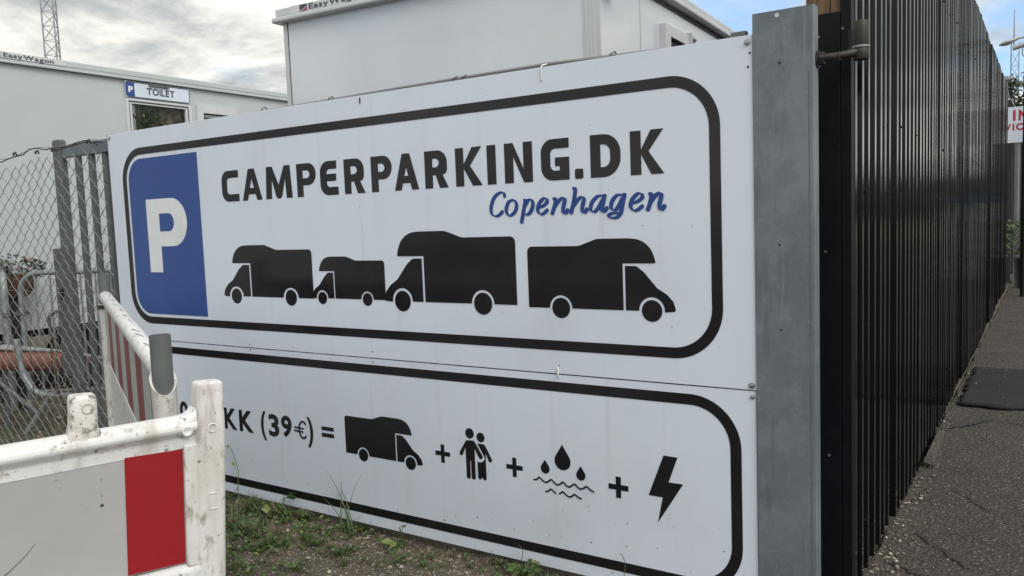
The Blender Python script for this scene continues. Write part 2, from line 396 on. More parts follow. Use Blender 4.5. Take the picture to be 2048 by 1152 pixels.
def glyph_mesh(ch, bold):
    if (ch, bold) in _gl: return _gl[ch, bold]
    c = bpy.data.curves.new('glyph', 'FONT'); c.body = ch; c.offset = bold; c.resolution_u = 6
    o = bpy.data.objects.new('glyph', c); COL.objects.link(o)
    dg = bpy.context.evaluated_depsgraph_get(); me = bpy.data.meshes.new_from_object(o.evaluated_get(dg))
    vs = [tuple(v.co) for v in me.vertices]; fs = [tuple(p.vertices) for p in me.polygons]
    bpy.data.objects.remove(o); bpy.data.curves.remove(c); bpy.data.meshes.remove(me)
    _gl[ch, bold] = (vs, fs); return vs, fs
def glyph(ch, x0, x1, z0, z1, m, parent, y, off=(0, 0, 0), bold=.02, name='letter'):
    vs, fs = glyph_mesh(ch, bold)
    ax, bx = min(v[0] for v in vs), max(v[0] for v in vs); ay, by = min(v[1] for v in vs), max(v[1] for v in vs)
    nv = [(x0 + (v[0] - ax) / (bx - ax) * (x1 - x0), y, z0 + (v[1] - ay) / (by - ay) * (z1 - z0)) for v in vs]
    ff = []
    for f in fs:
        A, B, C_ = nv[f[0]], nv[f[1]], nv[f[2]]
        cr = (B[0] - A[0]) * (C_[2] - A[2]) - (B[2] - A[2]) * (C_[0] - A[0])
        ff.append(f if cr >= 0 else f[::-1])
    return MB().add(nv, ff).build(name, m, parent, off=off, fixn=False)
def word(text, x0, x1, z0, zx, m, parent, y, bold=.02, gap=.12, name='letter'):
    """word with natural proportions: capital height z0..zx, fitted to x0..x1"""
    sizes = []; refs = glyph_mesh('E', bold)[0]; H = max(v[1] for v in refs); base = min(v[1] for v in refs)
    for ch in text:
        vs = glyph_mesh(ch, bold)[0]
        sizes.append((max(v[0] for v in vs) - min(v[0] for v in vs), min(v[1] for v in vs), max(v[1] for v in vs)))
    tot = sum(s_[0] for s_ in sizes) + gap * (len(text) - 1); k = (x1 - x0) / tot; kz = (zx - z0) / (H - base); x = x0
    for ch, s_ in zip(text, sizes):
        glyph(ch, x, x + s_[0] * k, z0 + (s_[1] - base) * kz, z0 + (s_[2] - base) * kz, m, parent, y, bold=bold, name=name)
        x += (s_[0] + gap) * k

# ------------------------------------------------------------------ ground
def gz(x, y):        # height of the dirt, gently uneven
    return .012 + .010 * math.sin(x * 3.1 + y * 1.7) * math.cos(y * 2.6 - x) + .006 * math.sin(x * 9.3 + 1.2) * math.sin(y * 11.1)
mb = MB(); mb.add([(-900, -900, -.03), (900, -900, -.03), (900, 900, -.03), (-900, 900, -.03)], [(0, 1, 2, 3)])
struct(mb.build('ground', 'dirt'))
mb = MB(); nx, ny = 190, 150; vs = []; fs = []
for j in range(ny + 1):
    for i in range(nx + 1):
        x = -9.3 + i * (9.3 + .24) / nx; y = -3.4 + j * (10.4) / ny
        vs.append((x, y, gz(x, y)))
for j in range(ny):
    for i in range(nx):
        a = j * (nx + 1) + i; fs.append((a, a + 1, a + nx + 2, a + nx + 1))
mb.add(vs, fs); struct(mb.build('dirt_ground', 'dirt', smooth=True, fixn=False))
mb = MB(); vs = []; fs = []; nx, ny = 24, 130
for j in range(ny + 1):
    for i in range(nx + 1):
        x = .24 + i * 6.0 / nx; y = -3.4 + j * 36.0 / ny
        vs.append((x + (.012 * math.sin(y * 7.3) if i == 0 else 0), y, .006 * math.sin(x * 2.1 + y) * math.cos(y * 1.3)))
for j in range(ny):
    for i in range(nx):
        a = j * (nx + 1) + i; fs.append((a, a + 1, a + nx + 2, a + nx + 1))
mb.add(vs, fs); struct(mb.build('asphalt_path', 'asphalt', smooth=True, fixn=False))

# ------------------------------------------------------------------ big camper sign
SO = (-2.037, 0, .929)
sg = root('camper_sign', 'upper white board with blue parking field, camper parking lettering and black camper silhouettes', 'sign', SO)
MB().box(-4.074, 0, 0, .005, .929, 2.211).build('panel', 'panel', sg, off=SO, bevel=.0012)
def ring(x0, x1, z0, z1, w, r):
    return [rpoly([(x0, z0, r), (x1, z0, r), (x1, z1, r), (x0, z1, r)], 16), rpoly([(x0 + w, z0 + w, r - w), (x1 - w, z0 + w, r - w), (x1 - w, z1 - w, r - w), (x0 + w, z1 - w, r - w)], 16)]
flat('border', ring(-3.939, -.121, 1.029, 2.1045, .0425, .20), 'print', sg, off=SO)
flat('parking_field', [rpoly([(-3.876, 1.09, .135), (-3.188, 1.09), (-3.188, 2.038), (-3.876, 2.038, .135)], 14)], 'blue', sg, off=SO)
P_ = [rpoly([(-3.712, 1.346), (-3.585, 1.346), (-3.585, 1.503), (-3.32, 1.503, .14), (-3.32, 1.788, .14), (-3.712, 1.788)], 12),
      rpoly([(-3.587, 1.592), (-3.446, 1.592, .05), (-3.446, 1.70, .05), (-3.587, 1.70)], 8)]
flat('parking_letter', P_, 'white_print', sg, y=-.0028, off=SO)

def big_letter(ch, x0, x1, z0, z1):
    w, h = x1 - x0, z1 - z0; t_ = .0455; q = .040; Rr = .055; r = .022; hb = .345 * h
    if ch == 'C': L_ = [[(w, h), (0, h, Rr), (0, 0, Rr), (w, 0), (w, q), (t_, q, r), (t_, h - q, r), (w, h - q)]]
    elif ch == 'G': L_ = [[(w, h), (0, h, Rr), (0, 0, Rr), (w, 0), (w, .55 * h), (.5 * w, .55 * h), (.5 * w, .55 * h - q * .9), (w - t_, .55 * h - q * .9), (w - t_, q), (t_, q, r), (t_, h - q, r), (w, h - q)]]
    elif ch == 'E': L_ = [[(w * .94, h), (0, h, Rr), (0, 0, Rr), (w, 0), (w, q), (t_, q, r), (t_, .41 * h), (w * .90, .41 * h), (w * .90, .41 * h + q * .9), (t_, .41 * h + q * .9), (t_, h - q, r), (w * .94, h - q)]]
    elif ch == 'A':
        k = .345 * w; f = lambda z: t_ * .93 + k * z / h
        zt = (w / 2 - t_ * .93) / k * h
        L_ = [[(0, 0), (k, h, .008), (w - k, h, .008), (w, 0), (w - t_ * .93, 0), (w - f(.19 * h), .19 * h), (f(.19 * h), .19 * h), (t_ * .93, 0)],
              [(f(.39 * h), .39 * h), (w - f(.39 * h), .39 * h), (w / 2, min(zt, .84 * h))]]
    elif ch == 'M': L_ = [[(0, 0), (.055 * w, h, .006), (.275 * w, h, .006), (.5 * w, .42 * h), (.725 * w, h, .006), (.945 * w, h, .006), (w, 0), (w - t_, 0), (w - t_ * 1.13, .60 * h), (.595 * w, .0, .02), (.405 * w, .0, .02), (t_ * 1.13, .60 * h), (t_, 0)]]
    elif ch == 'P': L_ = [[(0, 0), (0, h), (w, h, Rr), (w, hb, Rr), (t_, hb), (t_, 0)], [(t_, h - q * .9), (w - t_, h - q * .9, r), (w - t_, hb + q * .9, r), (t_, hb + q * .9)]]
    elif ch == 'R': L_ = [[(0, 0), (0, h), (w * .96, h, Rr), (w * .96, hb, Rr), (.76 * w, hb * 1.02), (w, 0), (w - t_ * 1.12, 0), (.47 * w, hb), (t_, hb), (t_, 0)], [(t_, h - q * .9), (w * .96 - t_, h - q * .9, r), (w * .96 - t_, hb + q * .9, r), (t_, hb + q * .9)]]
    elif ch == 'K': L_ = [[(0, 0), (0, h), (t_, h), (t_, .57 * h), (w - t_ * 1.16, h), (w, h), (.55 * w, .52 * h), (w, 0), (w - t_ * 1.16, 0), (t_, .46 * h), (t_, 0)]]
    elif ch == 'I': L_ = [[(0, 0), (0, h), (w, h), (w, 0)]]
    elif ch == '.': L_ = [[(0, 0, .008), (0, h, .008), (w, h, .008), (w, 0, .008)]]
    elif ch == 'N': L_ = [[(0, 0), (0, h), (t_ * .98, h), (w - t_, .34 * h), (w - t_, h), (w, h), (w, 0), (w - t_ * .98, 0), (t_, .66 * h), (t_, 0)]]
    elif ch == 'D': L_ = [[(0, 0), (0, h), (w, h, .075), (w, 0, .075)], [(t_, q), (t_, h - q), (w - t_, h - q, .032), (w - t_, q, .032)]]
    return [[(x0 + a, z0 + b) for a, b in rpoly(lp, 8)] for lp in L_]
ZB, ZT = 1.7435, 1.9135
for ch, a, b in (('C', -2.982, -2.838), ('A', -2.81, -2.649), ('M', -2.618, -2.412), ('P', -2.374, -2.233), ('E', -2.202, -2.077), ('R', -2.034, -1.895), ('P', -1.853, -1.72), ('A', -1.706, -1.557),
                 ('R', -1.519, -1.384), ('K', -1.341, -1.195), ('I', -1.168, -1.121), ('N', -1.076, -.934), ('G', -.892, -.757), ('.', -.732, -.693), ('D', -.659, -.525), ('K', -.483, -.343)):
    flat('letter', big_letter(ch, a, b, ZB, ZB + .041 if ch == '.' else ZT), 'print', sg, off=SO)
# slanted brush lettering below: strokes in letter units (x 0..1 across the letter, z 0 baseline, 1 x-height)
SCR = {'C': [[(1.0, 1.18), (.92, 1.42), (.66, 1.42), (.34, 1.16), (.13, .64), (.14, .22), (.36, .03), (.62, .10), (.84, .30)]],
       'o': [[(.62, .96), (.30, .84), (.10, .42), (.22, .08), (.46, .05), (.78, .30), (.88, .68), (.74, .92), (.58, .97)]],
       'p': [[(.34, .93), (.44, .90), (.36, .50), (.16, -.40)], [(.40, .56), (.62, .88), (.84, .90), (.92, .62), (.78, .24), (.56, .06), (.34, .12)]],
       'e': [[(.22, .44), (.56, .52), (.86, .72), (.84, .92), (.60, .94), (.28, .66), (.16, .28), (.34, .05), (.58, .08), (.90, .28)]],
       'n': [[(.16, .90), (.30, .90), (.22, .46), (.08, .04)], [(.20, .40), (.46, .76), (.68, .92), (.80, .82), (.70, .36), (.71, .10), (.82, .05), (.96, .24)]],
       'h': [[(.22, 1.42), (.34, 1.40), (.24, .70), (.08, .04)], [(.22, .44), (.46, .78), (.68, .92), (.80, .80), (.70, .36), (.71, .10), (.82, .05), (.96, .24)]],
       'a': [[(.82, .92), (.50, .92), (.20, .62), (.10, .24), (.26, .06), (.50, .26), (.76, .72)], [(.86, .96), (.78, .60), (.70, .16), (.80, .05), (.98, .26)]],
       'g': [[(.86, .92), (.54, .92), (.28, .64), (.20, .28), (.34, .10), (.56, .26), (.80, .74)], [(.92, .96), (.82, .50), (.70, -.06), (.46, -.30), (.16, -.30), (.08, -.16), (.28, -.06), (.60, -.06)]]}
def pen(u, d_):
    return .0058 + .0132 * abs(d_.y * .93 + d_.x * .36) ** 1.2
for ch, a, b in (('C', -1.165, -1.081), ('o', -1.083, -1.013), ('p', -1.012, -.932), ('e', -.926, -.861), ('n', -.853, -.765), ('h', -.762, -.676), ('a', -.673, -.587), ('g', -.589, -.505), ('e', -.498, -.428), ('n', -.421, -.34)):
    strip('script_letter', [[(a + p[0] * (b - a), .603 + 1.0 + p[1] * .0715) for p in st] for st in SCR[ch]], 'script_blue', sg, -.0015, SO, pen)

def camper(parent, off, x0, z0, sc, mirror=1, ws=1.0, dy=0.0):
    """silhouette: body with over-cab, cab, two wheels. Drawn facing right, unit = metres at full size; x0 is the rear edge"""
    def T(pts): return [(x0 + mirror * p[0] * sc * ws, z0 + p[1] * sc, *( [p[2] * sc] if len(p) > 2 else [])) for p in pts]
    def arch(cx_, r, n=14, a0=0, a1=math.pi): return [(cx_ + r * math.cos(a0 + (a1 - a0) * k / n), .004 + r * math.sin(a0 + (a1 - a0) * k / n)) for k in range(n + 1)]
    body = [(0, .003), (0, .263, .022), (.25, .263, .06), (.335, .291, .05), (.470, .291)] + catmull([(.470, .291), (.507, .2875), (.540, .275), (.566, .252), (.582, .222), (.589, .197)], 4)[1:] + [(.589, .191, .005), (.448, .191), (.448, .003)] + [(.2135, .003)] + arch(.159, .0535)[1:-1] + [(.1045, .003)]
    b_ = flat('camper_pictogram', [rpoly(T(body), 6)], 'print', parent, y=-.0015 - dy, off=off)
    cab = [(.458, .003), (.458, .181), (.508, .181, .03), (.540, .156, .02), (.594, .094, .03), (.634, .070), (.660, .042), (.672, .004, .008), (.6245, .000)] + arch(.570, .0545)[1:-1] + [(.5155, .003)]
    flat('cab', [rpoly(T(cab), 6)], 'print', b_, y=-.0015 - dy, off=off)
    for cx_, r in ((.159, .0432), (.570, .0432)):
        flat('wheel', [ell(x0 + mirror * cx_ * sc * ws, z0 + .004 * sc, r * sc * (ws ** .3), r * sc)], 'print', b_, y=-.0015 - dy, off=off)
    return b_
camper(sg, SO, -.977, 1.207, 1.0)
camper(sg, SO, -1.037, 1.214, 1.148, -1, dy=.0006)
camper(sg, SO, -2.299, 1.213, .985, -1, 1.10)
camper(sg, SO, -1.799, 1.218, .742, -1, 1.03, dy=.0003)

def screw(parent, off, x, z, r=.0095):
    MB().lathe((x, 0, z), [(r * 1.25, -.0003), (r * 1.25, -.0025), (r * .9, -.003), (r * .85, -.007), (r * .4, -.0085)], 12, 'y').build('screw', 'screw', parent, off=off, smooth=True)
def hole(parent, off, x, z, r=.004): flat('screw_hole', [ell(x, z, r, r, 14)], 'hole', parent, y=-.0012, off=off)
def tie(parent, off, x, z0, z1, over=False):
    pts = [(x, .004, z0 - .002), (x, -.004, z0 + .004), (x + .001, -.0045, (z0 + z1) / 2), (x, -.004, z1 - .004)] + ([(x + .004, .0, z1 + .004), (x + .02, .03, z1 + .012)] if over else [(x, .004, z1 + .002)])
    MB().tube(pts, .0036, 6).build('cable_tie', 'tie', parent, off=off, smooth=True)
for x, z in ((-.017, 2.186), (-.017, .946), (-4.05, 2.186), (-4.05, .95)): screw(sg, SO, x, z)
for x, z in ((-.009, 2.148), (-.016, 2.10), (-2.834, .946), (-1.908, .960), (-.84, .962)): hole(sg, SO, x, z)
tie(sg, SO, -.874, 2.155, 2.214, True)
MB().box(-1.905, -1.899, -.003, -.0005, 2.172, 2.2).build('cable_tie', 'rope', sg, off=SO)

# ------------------------------------------------------------------ price sign below it
PO = (-2.037, .003, .06)
ps = root('price_sign', 'long white price board with black pictograms and a lightning bolt, lower of the two boards', 'sign', PO)
MB().box(-4.074, -.003, .003, .008, .06, .9235).build('panel', 'panel', ps, off=PO, bevel=.0012)
YP = .0016
flat('border', ring(-3.94, -.06, .115, .893, .0425, .20), 'print', ps, y=YP, off=PO)
T0 = .438; T1 = .562
for ch, a, b, z0, z1 in (('2', -3.72, -3.635, T0, T1), ('9', -3.633, -3.55, T0, T1), ('0', -3.530, -3.448, T0, T1), ('D', -3.31, -3.20, T0, T1), ('K', -3.107, -2.995, T0, T1), ('K', -2.974, -2.852, T0, T1),
                         ('(', -2.787, -2.742, .408, .575), ('3', -2.722, -2.637, T0, T1 + .003), ('9', -2.619, -2.534, T0 + .008, T1 + .005), (')', -2.414, -2.369, .412, .578)):
    glyph(ch, a, b, z0, z1, 'print', ps, YP, off=PO, bold=.012 if ch == '€' else .035)
strip('letter', [[(-2.424 + .030 * math.cos(a) - .022, .503 + .0455 * math.sin(a)) for a in [R(42 + k * 19.7) for k in range(15)]], [(-2.512, .5125), (-2.441, .5095)], [(-2.512, .4945), (-2.444, .4915)]], 'print', ps, YP, PO, lambda u, d_: .0115 if abs(d_.y) > .2 else .0088)
for z in (.519, .484): MB().add([(-2.304, YP, z), (-2.214, YP, z), (-2.214, YP, z + .021), (-2.304, YP, z + .021)], [(0, 1, 2, 3)]).build('equals_bar', 'print', ps, off=PO, fixn=False)
def plus(x, z, w, h, t_): flat('plus_sign', [[(x - w, z - t_), (x - t_, z - t_), (x - t_, z - h), (x + t_, z - h), (x + t_, z - t_), (x + w, z - t_), (x + w, z + t_), (x + t_, z + t_), (x + t_, z + h), (x - t_, z + h), (x - t_, z + t_), (x - w, z + t_)]], 'print', ps, y=YP, off=PO)
plus(-1.4935, .497, .044, .044, .0105); plus(-1.0875, .487, .044, .044, .0105); plus(-.576, .474, .045, .045, .0115)
# small camper of the price line
_f = flat
def flat_at(yv):
    def g_(name, loops, m, parent, y=-.0015, off=(0, 0, 0)): return _f(name, loops, m, parent, yv, off)
    return g_
flat = flat_at(YP); camper(ps, PO, -2.131, .4185, .749, 1, 1.02); flat = _f
# two people side by side
def pz(pts): return pts
man = rpoly([(-1.352, .579, .014), (-1.306, .582, .016), (-1.256, .508, .012), (-1.276, .494, .012), (-1.305, .545), (-1.3045, .397, .0115), (-1.3275, .397, .0115), (-1.3285, .485), (-1.3325, .485), (-1.3335, .397, .0115), (-1.3565, .397, .0115), (-1.3565, .545), (-1.378, .500, .012), (-1.398, .509, .012)], 6)
wom = rpoly([(-1.288, .5715), (-1.247, .571, .015), (-1.205, .498, .010), (-1.224, .487, .010), (-1.2435, .531), (-1.243, .402, .0105), (-1.2635, .402, .0105), (-1.2645, .488), (-1.2685, .488), (-1.2695, .403, .0105), (-1.2905, .403, .0105), (-1.2915, .488), (-1.278, .483), (-1.262, .487), (-1.249, .503), (-1.252, .515)], 6)
pe = _f('people_pictogram', [man], 'print', ps, YP, PO)
_f('people_pictogram', [wom], 'print', ps, YP, PO)
_f('head', [ell(-1.330, .6135, .0245, .0245, 30)], 'print', pe, YP, PO)
_f('head', [ell(-1.2685, .6015, .0225, .0225, 30)], 'print', pe, YP, PO)
def drop(x, zb, w, h):
    r = w; pts = []
    for k in range(29):
        a = R(-205 + 230 * k / 28) if False else R(150 - 300 * k / 28 - 0)
        pts.append(None)
    cz = zb + r; an = math.asin(min(.98, r / (h - r)))
    pts = [(x, zb + h)]
    a0 = an; a1 = math.pi - an
    for k in range(25):
        a = a0 - (a0 + (2 * math.pi - a1)) * k / 24 if False else a0 - k / 24 * (math.pi + 2 * an)
        pts.append((x + r * math.cos(a), cz + r * math.sin(a)))
    _f('water_drop', [pts], 'print', ps, YP, PO)
drop(-.8385, .509, .0395, .112); drop(-.927, .482, .0225, .062); drop(-.751, .4765, .0225, .063)
def wave(pts, name='water_wave'): strip(name, [pts], 'print', ps, YP, PO, lambda u, d_: .0075)
wave([(-.988, .446), (-.972, .449), (-.959, .4605), (-.943, .449), (-.927, .443), (-.912, .449), (-.898, .459), (-.882, .447), (-.867, .441), (-.852, .447), (-.840, .457), (-.826, .446), (-.812, .440), (-.797, .447), (-.782, .457), (-.768, .446), (-.754, .440), (-.738, .446), (-.723, .455), (-.707, .444), (-.69, .437)])
wave([(-.929, .401), (-.915, .405), (-.902, .416), (-.888, .408), (-.877, .401)])
wave([(-.860, .402), (-.852, .406), (-.842, .4135), (-.826, .402), (-.809, .396), (-.796, .402), (-.784, .411), (-.768, .402), (-.751, .397)])
_f('lightning_bolt', [[(-.374, .635), (-.315, .634), (-.355, .5285), (-.294, .529), (-.404, .356), (-.381, .463), (-.442, .463)]], 'print', ps, YP, PO)
for x, z in ((-.016, .903), (-4.05, .90)): screw(ps, (PO[0], 0, PO[2]), x, z, .007)
for x, z in ((-2.834, .915), (-1.912, .938 - .03), (-.844, .914)): _f('screw_hole', [ell(x, z, .004, .004, 14)], 'hole', ps, YP, PO)
tie(sg, SO, -.843, .915, .960)

rg = random.Random(31); mb = MB()
for k in range(170):
    x = -rg.random() ** 1.3 * 3.2 - .02; z = .07 + abs(rg.gauss(0, .17)); r_ = .0011 + .0022 * rg.random() ** 3
    if z > .8: continue
    n_ = 7; vs = [(x + r_ * rg.uniform(.6, 1.2) * math.cos(2 * math.pi * q / n_), .0006, z + r_ * rg.uniform(.7, 1.6) * math.sin(2 * math.pi * q / n_)) for q in range(n_)]
    mb.add(vs, [tuple(range(n_))])
stuff(mb.build('mud_specks', 'chassis', ps, off=PO, fixn=False))
rg = random.Random(32); mb = MB()
for k in range(40):
    x = rg.uniform(-3.9, -.05); z = rg.uniform(.95, 2.15); r_ = rg.uniform(.0010, .0022); n_ = 6
    mb.add([(x + r_ * math.cos(2 * math.pi * q / n_), -.0042, z + r_ * 1.3 * math.sin(2 * math.pi * q / n_)) for q in range(n_)], [tuple(range(n_))])
stuff(mb.build('mud_specks', 'chassis', sg, off=SO, fixn=False))

# ------------------------------------------------------------------ steel gate that carries the boards
GO = (-2.3, .08, 0)
gt = root('steel_gate', 'grey galvanised bar gate behind the white boards, its end showing through the wire mesh', 'gate', GO)
MB().box(-4.835, -4.742, .05, .10, .0, 2.235).build('gate_stile', 'galv_dark', gt, off=GO, bevel=.006)
MB().box(-4.825, -4.752, .056, .094, 2.2355, 2.24).build('stile_cap', 'galv_dark', gt, off=GO)
MB().box(-4.740, -.02, .06, .10, 2.115, 2.2).build('top_rail', 'galv', gt, off=GO, bevel=.004)
MB().box(-4.740, -.02, .06, .10, .14, .22).build('bottom_rail', 'galv', gt, off=GO, bevel=.004)
bar = None
for i in range(28):
    x = -4.571 + i * .163
    if bar is None:
        bar = MB().box(-.024, .024, -.014, .014, .221, 2.114).build('bar', 'galv_dark', gt, bevel=.003)
        ob = bar
    else:
        ob = bar.copy(); COL.objects.link(ob)
    ob.location = (x - GO[0], .08 - GO[1], 0)
MB().box(-4.965, -4.837, .062, .10, .60, 1.50).build('lock_plate', 'galv_dark', gt, off=GO, bevel=.004)
MB().box(-4.90, -4.862, .052, .064, 1.14, 1.22).build('latch', 'hole', gt, off=GO, bevel=.004)
MB().tube([(-4.99, .05, .86), (-5.03, .03, .90), (-5.03, .03, 1.02), (-4.95, .045, 1.06)], .012, 8).build('handle', 'galv_dark', gt, off=GO, smooth=True)
# a thin rod lashed along the top of the boards
MB().tube([(-3.0, .030, 2.205), (-2.3, .028, 2.211), (-1.5, .026, 2.219), (-.87, .026, 2.221), (-.35, .028, 2.207)], .011, 6).build('top_rod', 'pole', gt, off=GO, smooth=True)
for x in (-2.62, -2.12, -1.34, -1.29, -.56): MB().tube([(x - .010, .018, 2.2), (x - .005, .012, 2.222), (x + .012, .02, 2.231), (x + .014, .045, 2.21)], .0035, 6).build('wire_clip', 'wire', gt, off=GO, smooth=True)
MB().box(-.085, -.03, .02, .05, 2.2005, 2.232).build('corner_bracket', 'galv_dark', gt, off=GO)
MB().box(-4.10, -4.0, .012, .055, 2.2005, 2.215).build('corner_bracket', 'galv_dark', gt, off=GO)

# ------------------------------------------------------------------ wide galvanised post at the right end
CO = (.107, .02, 0)
gp = root('gate_post', 'wide galvanised steel post at the right end of the white boards', 'post', CO)
mb = MB()
prof = [(.0025, -.006), (.2085, -.006), (.2135, -.001), (.2135, .047), (.2095, .047), (.2095, .0), (.2065, -.002), (.0065, -.002), (.0065, .047), (.0025, .047)]
h0, h1 = -.02, 2.279
n = len(prof)
mb.add([(a, b, h0) for a, b in prof] + [(a, b, h1) for a, b in prof], [(k, (k + 1) % n, n + (k + 1) % n, n + k) for k in range(n)])
for z_, o_ in ((0, 0), (1, n)):
    for q in ((0, 1, 6, 7), (7, 8, 9, 0), (1, 2, 5, 6), (2, 3, 4, 5)): mb.add([(prof[i][0], prof[i][1], h1 if z_ else h0) for i in q], [(0, 1, 2, 3)])
mb.build('post_channel', 'galv', gp, off=CO)
MB().box(.0075, .2085, .030, .046, 0, 2.24).build('back_plate', 'galv_dark', gp, off=CO)
for x, z, r in ((.089, 2.262, .0075), (.096, 2.098, .0045), (.091, 1.464, .004), (.092, 1.159, .004)):
    flat('bolt_hole', [ell(x, z, r, r, 16)], 'frame_white' if r > .007 else 'hole', gp, y=-.0068, off=CO)
MB().box(.193, .1965, -.0066, -.0061, .0, 2.06).build('seam', 'galv_dark', gp, off=CO)

# hinge between post and fence
hg = gp; HO = CO
MB().tube([(.19, .028, 2.100), (.27, .045, 2.104), (.315, .075, 2.112), (.338, .098, 2.12)], [.0125, .0125, .014, .017], 12).build('hinge_bolt', 'rust_iron', hg, off=HO, smooth=True)
for k in range(9): MB().lathe((.240 + k * .0055, .037 + k * .0012, 2.1025), [(.0125, -.002), (.0142, 0), (.0125, .002)], 12, 'x').build('thread', 'rust_iron', hg, off=HO, smooth=True)
MB().lathe((.2165, .034, 2.1005), [(.030, 0), (.030, .004)], 20, 'x').build('washer', 'rust_iron', hg, off=HO)
MB().lathe((.2215, .034, 2.1005), [(.024, 0), (.024, .017)], 6, 'x').build('nut', 'rust_iron', hg, off=HO, bevel=.002)
MB().lathe((.342, .10, 2.09), [(.024, 0), (.0265, .003), (.0265, .036), (.0245, .040)], 20).build('hinge_eye', 'rust_iron', hg, off=HO, smooth=True)
MB().lathe((.342, .10, 2.1305), [(.0285, 0), (.0285, .006)], 20).build('spacer_ring', 'tube', hg, off=HO, smooth=True)
MB().lathe((.342, .10, 2.137), [(.0255, 0), (.0265, .004), (.0265, .078), (.0245, .083)], 20).build('hinge_barrel', 'rust_iron', hg, off=HO, smooth=True)
MB().box(.30, .318, .115, .345, 2.13, 2.20).build('hinge_strap', 'rust_iron', hg, off=HO, bevel=.002)

# ------------------------------------------------------------------ timber post with black cover, then the fence
TO = (.19, .40, 0)
tp = root('timber_post', 'raw brown timber post behind the galvanised post, clad below in a black board', 'post', TO)
MB().box(.10, .186, .348, .44, 0, 3.52).build('plank', 'timber', tp, off=TO, bevel=.003)
MB().box(.189, .2265, .350, .44, 0, 3.52).build('plank', 'timber', tp, off=TO, bevel=.003)
MB().box(.09, .2265, .333, .346, .0, 2.315).build('black_cover', 'post_black', tp, off=TO, bevel=.002)
for x, z in ((.15, 2.23), (.235, 2.25), (.17, 1.42), (.18, .62)): MB().lathe((x, .333, z), [(.0055, 0), (.0045, -.003)], 10, 'y').build('screw', 'galv_dark', tp, off=TO)

FA = math.atan2(.262 - .200, 13.7)
FO = (.262, .36, 0)
fe = root('corrugated_fence', 'tall fence of glossy black ribbed steel sheets running away along the asphalt', 'fence', FO, FA)
PITCH = .1365; NR = 7
def sheet(name='corrugated_sheet'):
    pf = []
    for k in range(NR):
        y = k * PITCH + rnd.uniform(-.006, .006) * (k > 0); d1 = rnd.uniform(-.003, .002); tl = rnd.uniform(-.0009, .0009); w_ = rnd.uniform(-.005, .005)
        pf += [(-.036, y), (-.036, y + .040), (-.002 + d1, y + .046), (d1, y + .049), (d1 + tl, y + .089 + w_), (-.002 + d1 + tl, y + .092 + w_), (-.036, y + .098 + w_)]
    pf.append((-.036, NR * PITCH)); vs = []
    for z in (.0, 1.0): vs += [(a, b, z) for a, b in pf]
    n = len(pf); mb = MB().add(vs, [(i, i + 1, n + i + 1, n + i) for i in range(n - 1)])
    o = mb.build(name, 'fence', fe, fixn=False)
    s_ = o.modifiers.new('thickness', 'SOLIDIFY'); s_.thickness = .0012; s_.offset = -1
    return o
kinds = [sheet() for _ in range(5)]; L_ = NR * PITCH; ns = 14
scr = MB().lathe((0, 0, 0), [(.0085, 0), (.0085, .003), (.006, .004), (.0055, .009)], 8, 'x').build('screw', 'post_black', fe)
first = True
for i in range(ns):
    o = kinds[i] if i < 5 else kinds[(i * 3) % 5].copy()
    if i >= 5: COL.objects.link(o)
    h = 3.505 + rnd.uniform(-.022, .022)
    o.scale = (1, 1, h - .015); o.location = (rnd.uniform(-.006, .006), .035 + i * L_, .012 + rnd.uniform(0, .02)); o.rotation_euler = (0, rnd.uniform(-.002, .002), rnd.uniform(-.010, .016))
    for z in (.30, 1.66, 1.95, 2.95):
        for k in (1, 5):
            if rnd.random() < .25: continue
            q = scr if first else scr.copy()
            if not first: COL.objects.link(q)
            first = False
            q.location = (.0005, .035 + i * L_ + k * PITCH + .066, z + rnd.uniform(-.02, .02))
for i in range(1, 6): MB().box(-.10, -.035, i * 2.4, i * 2.4 + .07, 0, 3.57).build('rear_post', 'fence', fe)
for z in (.45, 1.9, 3.1): MB().box(-.075, -.034, .02, ns * L_, z, z + .06).build('rear_rail', 'fence', fe)
MB().box(-.034, .003, -.026, .032, .0, 3.52).build('end_flashing', 'post_black', fe, bevel=.002)

